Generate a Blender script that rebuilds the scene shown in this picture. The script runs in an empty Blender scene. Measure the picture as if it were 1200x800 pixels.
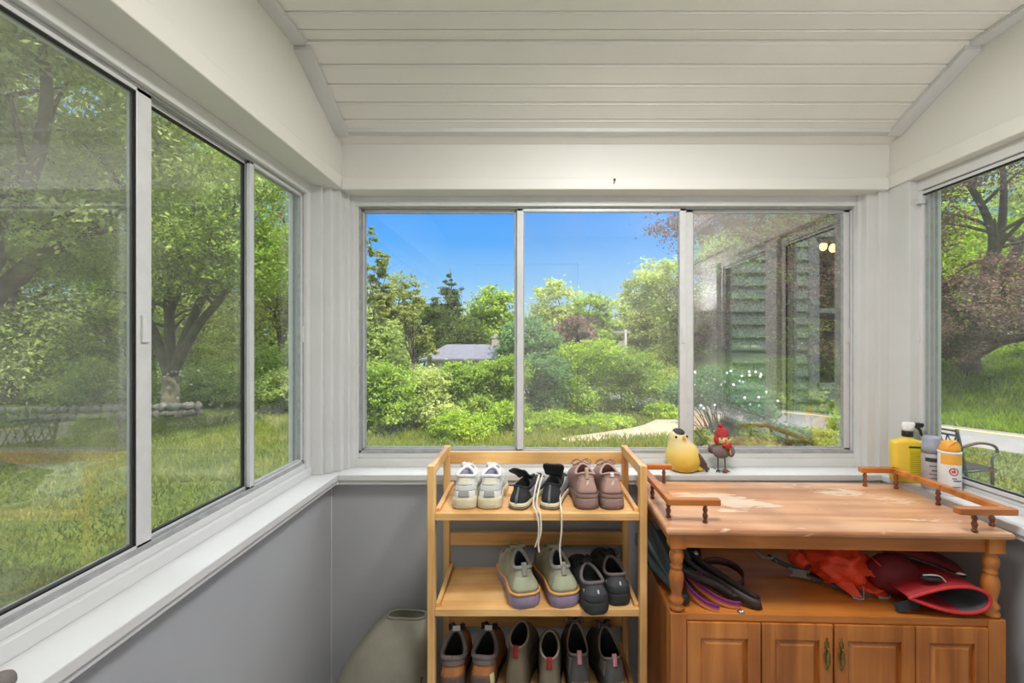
import bpy, math, random
import numpy as np
from mathutils import Vector, Matrix, Euler, noise as mnoise

# ------------------------------------------------------------------ camera, sky, sun, exposure
S = bpy.context.scene
COL = S.collection
def lin(r, g, b):
    f = lambda c: (c/255)/12.92 if c/255 <= .04045 else (((c/255)+.055)/1.055)**2.4
    return (f(r), f(g), f(b), 1)

EYE = 1.35
UPW = 5          # watts of the added, unseen fill uplight
cam = bpy.data.cameras.new('camera'); cam.lens = 16; cam.sensor_width = 36
cam.shift_x = -20/1200; cam.clip_start = .02; cam.clip_end = 400
camo = bpy.data.objects.new('camera', cam); COL.objects.link(camo)
camo.location = (0, 0, EYE); camo.rotation_euler = (math.pi/2, 0, 0)
S.camera = camo
S.view_settings.view_transform = 'Standard'; S.view_settings.look = 'None'
S.view_settings.gamma = 1; S.view_settings.use_curve_mapping = False
S.view_settings.exposure = 0.35

W = bpy.data.worlds.new('sky'); S.world = W; W.use_nodes = True
nt = W.node_tree; nt.nodes.clear()
o = nt.nodes.new('ShaderNodeOutputWorld'); bg = nt.nodes.new('ShaderNodeBackground')
tc = nt.nodes.new('ShaderNodeTexCoord'); sx = nt.nodes.new('ShaderNodeSeparateXYZ')
rp = nt.nodes.new('ShaderNodeValToRGB')
nt.links.new(tc.outputs['Generated'], sx.inputs[0]); nt.links.new(sx.outputs['Z'], rp.inputs[0])
nt.links.new(rp.outputs[0], bg.inputs[0]); nt.links.new(bg.outputs[0], o.inputs[0])
e = rp.color_ramp.elements
e[0].position = 0.0; e[0].color = lin(205, 228, 244)
e[1].position = 1.0; e[1].color = (3.6, 3.6, 3.7, 1)
for p, c in ((.06, lin(182, 217, 246)), (.13, lin(138, 197, 250)), (.21, lin(88, 172, 253)), (.29, lin(68, 160, 254)), (.40, lin(120, 180, 248)), (.52, (1.2, 1.35, 1.6, 1)), (.68, (3.0, 3.1, 3.3, 1))):
    k = e.new(p); k.color = tuple(q*.90 for q in c[:3])+(1,)
bg.inputs['Strength'].default_value = 1.0

sun = bpy.data.lights.new('sun', 'SUN'); sun.energy = 6.5; sun.angle = math.radians(1.0); sun.color = (1, .95, .86)
suno = bpy.data.objects.new('sun', sun); COL.objects.link(suno)
suno.rotation_euler = Vector((-.46, .60, -.97)).to_track_quat('-Z', 'Y').to_euler()

# ------------------------------------------------------------------ helpers
def P(px, py, Y):                       # a photo point at distance Y, in metres
    return Vector(((px-620)/533.33*Y, Y, EYE-(py-400)/533.33*Y))
def onz(px, py, z):                     # a photo point on the level z
    return P(px, py, (EYE-z)*533.33/(py-400))

class MB:
    def __init__(s): s.v = []; s.f = []
    def add(s, vs, fs):
        b = len(s.v); s.v += [tuple(p) for p in vs]; s.f += [tuple(i+b for i in f) for f in fs]; return s
    def box(s, x0, x1, y0, y1, z0, z1, M=None):
        x0, x1 = min(x0, x1), max(x0, x1); y0, y1 = min(y0, y1), max(y0, y1); z0, z1 = min(z0, z1), max(z0, z1)
        vs = [Vector((x, y, z)) for z in (z0, z1) for x, y in ((x0, y0), (x1, y0), (x1, y1), (x0, y1))]
        if M is not None: vs = [M @ p for p in vs]
        return s.add(vs, [(3, 2, 1, 0), (4, 5, 6, 7), (0, 1, 5, 4), (1, 2, 6, 5), (2, 3, 7, 6), (3, 0, 4, 7)])
    def bar(s, a, b, w, t, up=(0, 0, 1)):
        a, b = Vector(a), Vector(b); d = (b-a); L = d.length; d.normalize()
        x = d.cross(Vector(up)).normalized(); z = x.cross(d)
        M = Matrix((( x.x, d.x, z.x, a.x), (x.y, d.y, z.y, a.y), (x.z, d.z, z.z, a.z), (0, 0, 0, 1)))
        return s.box(-w/2, w/2, 0, L, -t/2, t/2, M)
    def loft(s, rings, c0=True, c1=True, closed=True):
        n = len(rings[0]); b = len(s.v)
        for r in rings: s.v += [tuple(p) for p in r]
        for i in range(len(rings)-1):
            for j in range(n if closed else n-1):
                k = (j+1) % n
                s.f.append((b+i*n+j, b+i*n+k, b+(i+1)*n+k, b+(i+1)*n+j))
        if c0: s.f.append(tuple(b+j for j in reversed(range(n))))
        if c1: s.f.append(tuple(b+(len(rings)-1)*n+j for j in range(n)))
        return s
    def tube(s, pts, r, n=8, cap=True, flat=1.0):
        pts = [Vector(p) for p in pts]; rs = r if isinstance(r, (list, tuple)) else [r]*len(pts)
        rings = []; x = None
        for i, p in enumerate(pts):
            d = (pts[min(i+1, len(pts)-1)]-pts[max(i-1, 0)])
            if d.length < 1e-9: d = Vector((0, 0, 1))
            d.normalize()
            if x is None:
                x = d.cross(Vector((0, 0, 1)) if abs(d.z) < .9 else Vector((1, 0, 0))).normalized()
            else:
                x = (x-d*x.dot(d)).normalized()
            y = d.cross(x)
            rings.append([p+(x*math.cos(2*math.pi*j/n)+y*flat*math.sin(2*math.pi*j/n))*rs[i] for j in range(n)])
        return s.loft(rings, cap, cap)
    def lathe(s, prof, c=(0, 0, 0), n=20, M=None):
        c = Vector(c); rings = []
        for r, z in prof:
            ring = [Vector((r*math.cos(2*math.pi*j/n), r*math.sin(2*math.pi*j/n), z)) for j in range(n)]
            if M is not None: ring = [M @ p for p in ring]
            rings.append([p+c for p in ring])
        return s.loft(rings)
    def ribbon(s, pts, w, t, side):
        # flat strap: width w along 'side' (vector or list), thickness t
        pts = [Vector(p) for p in pts]; rings = []
        for i, p in enumerate(pts):
            d = (pts[min(i+1, len(pts)-1)]-pts[max(i-1, 0)]).normalized()
            sd = Vector(side[i] if isinstance(side, list) else side)
            sd = (sd-d*sd.dot(d)).normalized(); nn = d.cross(sd)
            rings.append([p+sd*w/2+nn*t/2, p-sd*w/2+nn*t/2, p-sd*w/2-nn*t/2, p+sd*w/2-nn*t/2])
        return s.loft(rings)
    def ell(s, c, r, n=16, m=10, M=None, fn=None):
        c = Vector(c); rings = []
        for i in range(m+1):
            a = math.pi*i/m; a = min(max(a, .04), math.pi-.04)
            ring = []
            for j in range(n):
                b = 2*math.pi*j/n
                u = Vector((math.sin(a)*math.cos(b), math.sin(a)*math.sin(b), -math.cos(a)))
                k = fn(u) if fn else 1
                p = Vector((u.x*r[0], u.y*r[1], u.z*r[2]))*k
                ring.append((M @ p if M is not None else p)+c)
            rings.append(ring)
        return s.loft(rings)
    def build(s, name, mat, parent=None, smooth=False, bevel=0, sub=0, label=None, loc=None, angle=None):
        me = bpy.data.meshes.new(name); me.from_pydata([tuple(p) for p in s.v], [], s.f); me.update()
        ob = bpy.data.objects.new(name, me); COL.objects.link(ob)
        if mat: me.materials.append(mat)
        if smooth: me.shade_smooth()
        if angle:
            me.shade_smooth()
            try: me.set_sharp_from_angle(angle=math.radians(angle))
            except Exception: pass
        if bevel:
            b = ob.modifiers.new('bevel', 'BEVEL'); b.width = bevel; b.segments = 2; b.limit_method = 'ANGLE'
        if sub:
            b = ob.modifiers.new('sub', 'SUBSURF'); b.levels = sub; b.render_levels = sub
        if parent: ob.parent = parent
        if loc: ob.location = loc
        if label: ob['label'] = label
        return ob

def tag(o, label, cat, group=None, kind=None):
    if label: o['label'] = label
    if cat: o['category'] = cat
    if group: o['group'] = group
    if kind: o['kind'] = kind
    return o
def struct(o): o['kind'] = 'structure'; return o
def empty(name, loc=(0, 0, 0), rz=0, label=None, cat=None, group=None, rot=None, kind=None):
    o = bpy.data.objects.new(name, None); COL.objects.link(o); o.location = loc
    o.rotation_euler = rot if rot else (0, 0, rz); o.empty_display_size = .1
    return tag(o, label, cat, group, kind)
def sm(a): a = min(max(a, 0), 1); return a*a*(3-2*a)
def catmull(pts, k=6):
    pts = [Vector(p) for p in pts]; out = []
    for i in range(len(pts)-1):
        p0, p1, p2, p3 = pts[max(i-1, 0)], pts[i], pts[i+1], pts[min(i+2, len(pts)-1)]
        for j in range(k):
            t = j/k
            out.append(.5*((2*p1)+(-p0+p2)*t+(2*p0-5*p1+4*p2-p3)*t*t+(-p0+3*p1-3*p2+p3)*t**3))
    out.append(pts[-1]); return out

# ------------------------------------------------------------------ materials
def newmat(name):
    m = bpy.data.materials.new(name); m.use_nodes = True
    return m, m.node_tree, m.node_tree.nodes['Principled BSDF']
def plain(name, col, rough=.6, metal=0, var=.08, scale=30, bump=0, bscale=200, spec=.5, coat=0):
    m, t, b = newmat(name)
    n = t.nodes.new('ShaderNodeTexNoise'); n.inputs['Scale'].default_value = scale; n.inputs['Detail'].default_value = 4
    tc = t.nodes.new('ShaderNodeTexCoord'); t.links.new(tc.outputs['Object'], n.inputs['Vector'])
    r = t.nodes.new('ShaderNodeValToRGB'); t.links.new(n.outputs['Fac'], r.inputs[0])
    r.color_ramp.elements[0].position = .3; r.color_ramp.elements[1].position = .7
    r.color_ramp.elements[0].color = tuple(max(0, c*(1-var)) for c in col[:3])+(1,)
    r.color_ramp.elements[1].color = tuple(min(1, c*(1+var)) for c in col[:3])+(1,)
    t.links.new(r.outputs[0], b.inputs['Base Color'])
    b.inputs['Roughness'].default_value = rough; b.inputs['Metallic'].default_value = metal
    b.inputs['Specular IOR Level'].default_value = spec; b.inputs['Coat Weight'].default_value = coat
    if bump:
        n2 = t.nodes.new('ShaderNodeTexNoise'); n2.inputs['Scale'].default_value = bscale
        t.links.new(tc.outputs['Object'], n2.inputs['Vector'])
        bp = t.nodes.new('ShaderNodeBump'); bp.inputs['Strength'].default_value = bump; bp.inputs['Distance'].default_value = .002
        t.links.new(n2.outputs['Fac'], bp.inputs['Height']); t.links.new(bp.outputs[0], b.inputs['Normal'])
    return m
def wood(name, c0, c1, c2, axis=0, rough=.4, scale=3, coat=.2, wear=None):
    m, t, b = newmat(name); L = t.links
    tc = t.nodes.new('ShaderNodeTexCoord'); mp = t.nodes.new('ShaderNodeMapping')
    sc = [14, 14, 14]; sc[axis] = 1.0
    mp.inputs['Scale'].default_value = [q*scale for q in sc]
    L.new(tc.outputs['Object'], mp.inputs[0])
    n = t.nodes.new('ShaderNodeTexNoise'); n.inputs['Scale'].default_value = 1.0; n.inputs['Detail'].default_value = 6; n.inputs['Distortion'].default_value = .8
    L.new(mp.outputs[0], n.inputs['Vector'])
    r = t.nodes.new('ShaderNodeValToRGB'); L.new(n.outputs['Fac'], r.inputs[0])
    r.color_ramp.elements[0].position = .3; r.color_ramp.elements[0].color = c0
    r.color_ramp.elements[1].position = .72; r.color_ramp.elements[1].color = c2
    k = r.color_ramp.elements.new(.5); k.color = c1
    big = t.nodes.new('ShaderNodeTexNoise'); big.inputs['Scale'].default_value = 4.5; big.inputs['Detail'].default_value = 2
    L.new(tc.outputs['Object'], big.inputs['Vector'])
    mx = t.nodes.new('ShaderNodeMix'); mx.data_type = 'RGBA'; mx.blend_type = 'MULTIPLY'
    r2 = t.nodes.new('ShaderNodeValToRGB'); L.new(big.outputs['Fac'], r2.inputs[0])
    r2.color_ramp.elements[0].position = .35; r2.color_ramp.elements[0].color = (.78, .74, .7, 1)
    r2.color_ramp.elements[1].position = .65; r2.color_ramp.elements[1].color = (1.1, 1.1, 1.1, 1)
    mx.inputs[0].default_value = 1; L.new(r.outputs[0], mx.inputs[6]); L.new(r2.outputs[0], mx.inputs[7])
    out = mx.outputs[2]
    if wear:
        # worn, whitened patches: (x, y, rx, ry, amount) in object space
        acc = None
        sp = t.nodes.new('ShaderNodeSeparateXYZ'); L.new(tc.outputs['Object'], sp.inputs[0])
        for (wx, wy, rx, ry, am) in wear:
            def M(op, a, b2=None):
                q = t.nodes.new('ShaderNodeMath'); q.operation = op
                for i, vv in enumerate((a, b2)):
                    if vv is None: continue
                    if isinstance(vv, (int, float)): q.inputs[i].default_value = vv
                    else: L.new(vv, q.inputs[i])
                return q.outputs[0]
            dx = M('DIVIDE', M('SUBTRACT', sp.outputs[0], wx), rx); dy = M('DIVIDE', M('SUBTRACT', sp.outputs[1], wy), ry)
            d = M('ADD', M('MULTIPLY', dx, dx), M('MULTIPLY', dy, dy))
            g = M('MULTIPLY', M('MAXIMUM', M('SUBTRACT', 1.0, d), 0.0), am)
            acc = g if acc is None else M('ADD', acc, g)
        wn = t.nodes.new('ShaderNodeTexNoise'); wn.inputs['Scale'].default_value = 22; wn.inputs['Detail'].default_value = 7; wn.inputs['Distortion'].default_value = 1.2
        mp2 = t.nodes.new('ShaderNodeMapping'); mp2.inputs['Scale'].default_value = (.6, 2.2, 1)
        L.new(tc.outputs['Object'], mp2.inputs[0]); L.new(mp2.outputs[0], wn.inputs['Vector'])
        th = M('SUBTRACT', M('ADD', wn.outputs['Fac'], M('MULTIPLY', acc, .24)), .68)
        fac = M('MINIMUM', M('MAXIMUM', M('MULTIPLY', th, 8.0), 0.0), .55)
        m2 = t.nodes.new('ShaderNodeMix'); m2.data_type = 'RGBA'; L.new(fac, m2.inputs[0]); L.new(out, m2.inputs[6])
        m2.inputs[7].default_value = lin(238, 222, 200); out = m2.outputs[2]
    L.new(out, b.inputs['Base Color'])
    b.inputs['Roughness'].default_value = rough; b.inputs['Coat Weight'].default_value = coat; b.inputs['Coat Roughness'].default_value = .25
    bp = t.nodes.new('ShaderNodeBump'); bp.inputs['Strength'].default_value = .15; bp.inputs['Distance'].default_value = .001
    L.new(n.outputs['Fac'], bp.inputs['Height']); L.new(bp.outputs[0], b.inputs['Normal'])
    return m
def leafmat(name, cs, trans=.5, nscale=.6):
    m, t, b = newmat(name); L = t.links; t.nodes.remove(b)
    out = [n for n in t.nodes if n.type == 'OUTPUT_MATERIAL'][0]
    g = t.nodes.new('ShaderNodeNewGeometry'); tc = t.nodes.new('ShaderNodeTexCoord')
    n = t.nodes.new('ShaderNodeTexNoise'); n.inputs['Scale'].default_value = nscale; n.inputs['Detail'].default_value = 3
    L.new(tc.outputs['Object'], n.inputs['Vector'])
    a = t.nodes.new('ShaderNodeMath'); a.operation = 'MULTIPLY_ADD'; a.inputs[1].default_value = .55
    mm = t.nodes.new('ShaderNodeMath'); mm.operation = 'MULTIPLY_ADD'; mm.inputs[1].default_value = 1.3; mm.inputs[2].default_value = -.42
    L.new(n.outputs['Fac'], mm.inputs[0])
    L.new(g.outputs['Random Per Island'], a.inputs[0]); L.new(mm.outputs[0], a.inputs[2])
    r = t.nodes.new('ShaderNodeValToRGB'); L.new(a.outputs[0], r.inputs[0])
    el = r.color_ramp.elements
    el[0].position = 0; el[0].color = cs[0]; el[1].position = 1; el[1].color = cs[-1]
    for i in range(1, len(cs)-1):
        k = el.new(i/(len(cs)-1)); k.color = cs[i]
    d = t.nodes.new('ShaderNodeBsdfDiffuse'); tr = t.nodes.new('ShaderNodeBsdfTranslucent'); mx = t.nodes.new('ShaderNodeMixShader')
    L.new(r.outputs[0], d.inputs[0]); L.new(r.outputs[0], tr.inputs[0]); mx.inputs[0].default_value = trans
    L.new(d.outputs[0], mx.inputs[1]); L.new(tr.outputs[0], mx.inputs[2]); L.new(mx.outputs[0], out.inputs[0])
    return m
def glassmat(name, dust=.05, f0=.05, tint=(.97, .985, .975, 1)):
    m, t, b = newmat(name); L = t.links; t.nodes.remove(b)
    out = [n for n in t.nodes if n.type == 'OUTPUT_MATERIAL'][0]
    g = t.nodes.new('ShaderNodeNewGeometry'); dp = t.nodes.new('ShaderNodeVectorMath'); dp.operation = 'DOT_PRODUCT'
    L.new(g.outputs['Incoming'], dp.inputs[0]); L.new(g.outputs['Normal'], dp.inputs[1])
    def M(op, a, b2=None):
        q = t.nodes.new('ShaderNodeMath'); q.operation = op
        for i, vv in enumerate((a, b2)):
            if vv is None: continue
            if isinstance(vv, (int, float)): q.inputs[i].default_value = vv
            else: L.new(vv, q.inputs[i])
        return q.outputs[0]
    F = M('ADD', M('MULTIPLY', M('POWER', M('SUBTRACT', 1.0, M('ABSOLUTE', dp.outputs['Value'])), 5.0), 1-f0), f0)
    tr = t.nodes.new('ShaderNodeBsdfTransparent'); tr.inputs[0].default_value = tint
    gl = t.nodes.new('ShaderNodeBsdfGlossy'); gl.inputs['Roughness'].default_value = 0.0
    mx = t.nodes.new('ShaderNodeMixShader'); L.new(F, mx.inputs[0]); L.new(tr.outputs[0], mx.inputs[1]); L.new(gl.outputs[0], mx.inputs[2])
    df = t.nodes.new('ShaderNodeBsdfDiffuse'); df.inputs[0].default_value = (.75, .74, .7, 1)
    m2 = t.nodes.new('ShaderNodeMixShader')
    tc = t.nodes.new('ShaderNodeTexCoord'); n = t.nodes.new('ShaderNodeTexNoise'); n.inputs['Scale'].default_value = 6; n.inputs['Detail'].default_value = 5
    L.new(tc.outputs['Object'], n.inputs['Vector'])
    L.new(M('MULTIPLY', n.outputs['Fac'], dust*1.6), m2.inputs[0]); L.new(mx.outputs[0], m2.inputs[1]); L.new(df.outputs[0], m2.inputs[2])
    L.new(m2.outputs[0], out.inputs[0])
    return m
def emit(name, col, s):
    m, t, b = newmat(name)
    b.inputs['Base Color'].default_value = col; b.inputs['Emission Color'].default_value = col; b.inputs['Emission Strength'].default_value = s
    return m

WHITE = plain('white_paint', lin(214, 214, 213), .42, var=.03, scale=6, bump=.05, bscale=60)
WHITE2 = plain('white_panel_paint', lin(228, 226, 219), .5, var=.02, scale=3)
CEILM = plain('white_ceiling_paint', lin(234, 231, 224), .5, var=.02, scale=5)
GREY = plain('grey_wall_paint', lin(178, 180, 184), .28, var=.03, scale=5, spec=.6)
ALU = plain('aluminium_frame', lin(214, 214, 214), .4, metal=.1, var=.05, scale=25)
ALUD = plain('weathered_aluminium', lin(172, 173, 174), .5, metal=.2, var=.15, scale=40)
BLACKR = plain('black_rubber', lin(25, 25, 26), .7)
GL_CLEAN = glassmat('window_glass', .02, .05)
GL_DUST = glassmat('dusty_window_glass', .06, .07)
GL_HAZE = glassmat('hazy_window_glass', .075, .13)
GL_REFL = glassmat('mirroring_window_glass', .012, .25)

# ------------------------------------------------------------------ the porch
XL, XR = -.783, 1.41        # lower wall faces
YB, YH = 1.80, -.35         # back wall, house wall
SZ = .836                   # sill top
def B(name, mat, *boxes, bevel=.002, parent=None, st=True):
    m = MB()
    for b in boxes: m.box(*b)
    ob = m.build(name, mat, parent, bevel=bevel)
    if st and not parent: struct(ob)
    return ob
PLANK = wood('floor_planks', lin(168, 168, 170), lin(182, 182, 184), lin(194, 194, 196), axis=1, rough=.5)
fm = MB()
x = XL-.1
while x < XR+.1:
    fm.box(x, min(x+.138, XR+.1), YH, YB+.1, -.04, 0); x += .14
struct(fm.build('floor', PLANK, bevel=.002))
B('wall_back', GREY, (XL-.12, XR+.12, YB, YB+.1, 0, .80), bevel=0)
B('wall_left', GREY, (XL-.12, XL, YH, YB-.0005, 0, .80), bevel=0)
B('wall_right', GREY, (XR, XR+.12, YH, YB-.0005, 0, .80), bevel=0)
# caulk bead in the corner
struct(MB().tube([(XL+.003, YB-.004, .001), (XL+.003, YB-.004, .79)], .0028, 6).build('trim_1', WHITE))
# sills (board and apron)
B('trim_2', WHITE, (-.738, 1.36, 1.755, 1.90, .812, SZ), (-.745, 1.365, 1.762, YB+.01, .795, .812), bevel=.003)
B('trim_3', WHITE, (-.738, -.86, YH+.002, 1.7545, .812, SZ), (-.746, XL-.02, YH+.002, 1.7615, .795, .812), (-.7385, -.90, 1.7545, 1.90, .812, SZ-.0005), (-.7385, XL, 1.7545, 1.80, .795, .812), bevel=.003)
B('trim_4', WHITE, (1.36, 1.47, YH+.002, 1.90, .812, SZ), (1.368, XR+.02, YH+.002, 1.80, .795, .812), bevel=.003)
# left corner posts and right corner posts
B('trim_5', WHITE, (-.90, -.80, 1.752, 1.95, SZ, 1.95), (-.80, -.772, 1.775, 1.93, SZ, 1.95), (-.80, -.745, 1.80, 1.93, SZ, 1.95), (-.76, -.728, 1.835, 1.93, SZ, 1.95), (-.74, -.712, 1.856, 1.93, SZ, 1.95))
B('trim_6', WHITE, (1.42, 1.52, 1.70, 1.86, SZ, 1.95), (1.385, 1.44, 1.80, 1.93, SZ, 1.95), (1.352, 1.40, 1.822, 1.93, SZ, 1.95), (1.338, 1.36, 1.85, 1.93, SZ, 1.95))
# header beams
B('trim_7', WHITE2, (-.735, 1.41, 1.78, 1.93, 1.9445, 1.991), bevel=.004)
B('trim_8', WHITE2, (-.90, -.735, YH+.002, 1.93, 1.95, 2.002), bevel=.004)
B('trim_9', WHITE2, (1.41, 1.56, YH+.002, 1.93, 1.95, 2.002), bevel=.004)
# wall panels over the beams
B('wall_4', WHITE2, (-.745, 1.43, 1.80, 1.90, 1.991, 2.30), bevel=0)
B('wall_5', WHITE2, (-.85, -.741, YH+.002, 1.90, 2.002, 2.36), bevel=0)
B('wall_6', WHITE2, (1.425, 1.53, YH+.002, 1.90, 2.002, 2.36), bevel=0)
# ceiling: sloped strip, then flat, in tongue and groove boards
def ceil_z(y): return EYE+(.80+.42*(1.75-y) if y > 1.412 else .942)
cm = MB()
pts = []
y = 1.80
sl = math.hypot(1, .42)
edges = [1.80, 1.757, 1.691, 1.624, 1.558, 1.492, 1.423]
for a, b in zip(edges[:-1], edges[1:]):
    a2, b2 = a-.0022, b+.0022
    za, zb = ceil_z(a2), ceil_z(b2)
    vs = []
    for (yy, zz) in ((a2, za), (b2, zb)):
        for xx in (-.745, 1.43): vs.append((xx, yy, zz))
    for (yy, zz) in ((a2, za+.018), (b2, zb+.018)):
        for xx in (-.745, 1.43): vs.append((xx, yy, zz))
    cm.add(vs, [(0, 1, 3, 2), (4, 6, 7, 5), (0, 4, 5, 1), (2, 3, 7, 6), (0, 2, 6, 4), (1, 5, 7, 3)])
    # bead beside each groove
    cm.tube([(-.745, b2+.006, ceil_z(b2+.006)-.0002), (1.43, b2+.006, ceil_z(b2+.006)-.0002)], .0022, 6)
y = 1.4208
cz = EYE+.942
while y > YH:
    y2 = max(y-.075, YH)
    if y > 1.42: y2 = 1.372
    cm.box(-.745, 1.43, y2+.004, y, cz, cz+.018)
    cm.tube([(-.745, y2+.010, cz-.0002), (1.43, y2+.010, cz-.0002)], .0022, 6)
    y = y2
cm.box(-.745, 1.43, YH+.001, 1.425, cz+.0185, cz+.03)
cm.add([(-.745, 1.425, cz+.0185), (1.43, 1.425, cz+.0185), (1.43, 1.85, ceil_z(1.85)+.0185), (-.745, 1.85, ceil_z(1.85)+.0185)], [(0, 1, 2, 3)])
struct(cm.build('ceiling', CEILM))
B('trim_10', WHITE, (-.74, 1.425, 1.727, 1.801, 2.1455, 2.162), bevel=.002)
def slopetrim(name, xa, xb):
    m = MB()
    for (y0, y1, dz, xin) in ((1.742, 1.432, .018, 0), (1.425, YH+.01, .014, -.008)):
        s = 1 if xb > xa else -1
        x1 = xb+s*xin
        vs = []
        for yy in (y0, y1):
            zt_ = (EYE+.80+.42*(1.75-yy)) if dz == .018 else cz
            for xx, zz in ((xa, zt_-dz), (x1, zt_-dz), (x1, zt_-.0005), (xa, zt_-.0005)): vs.append((xx, yy, zz))
        m.loft([vs[:4], vs[4:]])
    return struct(m.build(name, WHITE, bevel=.0015))
slopetrim('trim_11', -.741, -.688)
slopetrim('trim_12', 1.425, 1.372)
# bands between panels and beams (thin battens)
B('trim_13', WHITE2, (-.741, 1.425, 1.793, 1.80, 1.991, 1.997), bevel=.001)

# ---- windows: u runs along the wall, w outwards
def window(name, fmap, u0, u1, z0, z1, sashes, frame_w=.03, wood_b=.052, wood_t=.040, depth=.075):
    root = struct(empty(name, fmap(u0, 0, z0)))
    inv = Matrix.Translation(-Vector(fmap(u0, 0, z0)))
    def bx(m, ua, ub, wa, wb, za, zb):
        a, b = inv @ Vector(fmap(ua, wa, za)), inv @ Vector(fmap(ub, wb, zb))
        m.box(a.x, b.x, a.y, b.y, a.z, b.z)
    m = MB()
    bx(m, u0, u1, 0, depth, z0, z0+wood_b*.62)
    bx(m, u0, u1, .012, depth, z0+wood_b*.62, z0+wood_b)
    bx(m, u0, u1, 0, depth, z1-wood_t, z1)
    bx(m, u0, u0+frame_w, .004, depth, z0, z1); bx(m, u1-frame_w, u1, .004, depth, z0, z1)
    m.build('frame', WHITE, root, bevel=.002)
    a0, a1, b0, b1 = u0+frame_w, u1-frame_w, z0+wood_b, z1-wood_t
    m = MB()          # aluminium track
    for w in (.016, .034, .052):
        bx(m, a0, a1, w, w+.003, b0, b0+.012); bx(m, a0, a1, w, w+.003, b1-.006, b1)
        bx(m, a0, a0+.008, w, w+.003, b0, b1); bx(m, a1-.008, a1, w, w+.003, b0, b1)
    bx(m, a0, a1, .014, .058, b0, b0+.004); bx(m, a0, a1, .014, .058, b1-.004, b1)
    m.build('track', ALUD, root)
    for (s0, s1, w, glass, gask, st) in sashes:
        m = MB(); t = .013
        zz0, zz1 = b0+.004, b1-.004
        bx(m, s0, s0+st, w, w+t, zz0, zz1); bx(m, s1-st, s1, w, w+t, zz0, zz1)
        bx(m, s0, s1, w, w+t, zz0, zz0+.014); bx(m, s0, s1, w, w+t, zz1-.011, zz1)
        sash = m.build('sash', ALU, root, bevel=.0015)
        m = MB(); g = .004
        gi0, gi1, gz0, gz1 = s0+st, s1-st, zz0+.014, zz1-.011
        for q in ((gi0, gi0+g, gz0, gz1), (gi1-g, gi1, gz0, gz1), (gi0, gi1, gz0, gz0+g), (gi0, gi1, gz1-g, gz1)):
            bx(m, q[0], q[1], w+.001, w+t-.001, q[2], q[3])
        m.build('gasket', BLACKR if gask else ALUD, sash)
        m = MB(); bx(m, gi0+.001, gi1-.001, w+.005, w+.009, gz0, gz1)
        m.build('pane', glass, sash)
        if gask is not None:
            m = MB(); uu = s1-st*.75; zm = (z0+z1)/2
            bx(m, uu, uu+st*.5, w-.006, w, zm-.045, zm+.015)
            m.build('pull_latch', ALU, sash, bevel=.001)
    return root
window('window_1', lambda u, w, z: (u, 1.862+w, z), -.73, 1.372, SZ, 1.9445,
       [(-.705, -.040, .040, GL_CLEAN, 0, .018), (-.050, .650, .020, GL_DUST, 0, .026), (.655, 1.345, .040, GL_REFL, 0, .03)], frame_w=.028)
window('window_2', lambda u, w, z: (-.836-w, u, z), YH+.01, 1.752, SZ, 1.95,
       [(YH+.04, .42, .020, GL_DUST, 1, .03), (.40, 1.03, .018, GL_HAZE, 1, .04), (1.00, 1.415, .036, GL_DUST, 1, .018), (1.395, 1.722, .018, GL_CLEAN, 0, .018)])
window('window_3', lambda u, w, z: (1.452+w, u, z), 1.19, 1.715, SZ, 1.95, [(1.215, 1.705, .005, GL_DUST, 1, .015)], wood_b=.035)
window('window_5', lambda u, w, z: (1.452+w, u, z), .36, 1.06, SZ, 1.95, [(.388, 1.034, .018, GL_CLEAN, 0, .014)], wood_b=.035)
B('trim_14', WHITE, (1.43, 1.53, 1.062, 1.188, SZ, 1.95), (1.425, 1.53, YH+.002, .358, SZ, 1.95))
# small sash catch on the right window frame
m = MB(); m.box(-.012, .012, -.008, .008, -.006, .006); m.tube([(0, -.010, 0), (0, .022, 0)], .004, 8); m.tube([(0, .018, 0), (0, .03, -.004)], [.006, .005], 8)
tag(m.build('window_catch', ALU, loc=(1.446, 1.682, 1.865), bevel=.001), 'small white metal catch on the frame at the right-hand side window', 'latch')
m = MB().tube(catmull([(0, .004, .010), (0, -.006, .010), (0, -.010, .004), (-.002, -.008, -.004), (-.003, -.002, -.005)], 4), .0016, 6); m.lathe([(.0045, 0), (.0045, .002)], (0, .0005, .010), 10, Matrix.Rotation(math.pi/2, 4, 'X'))
tag(m.build('cup_hook', BLACKR, loc=(.334, 1.778, 1.972), smooth=True), 'tiny black cup hook screwed in the white beam above the back window', 'hook')
# porch roof over the ceiling and the corner cladding outside
B('roof', plain('roof_shingle', lin(92, 92, 96), .9), (-1.0, 1.68, YH, 2.12, 2.44, 2.52), (-.86, 1.55, YH, 1.93, 2.36, 2.44), (-.86, 1.55, 1.87, 1.93, 1.94, 2.44), bevel=0)

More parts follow.
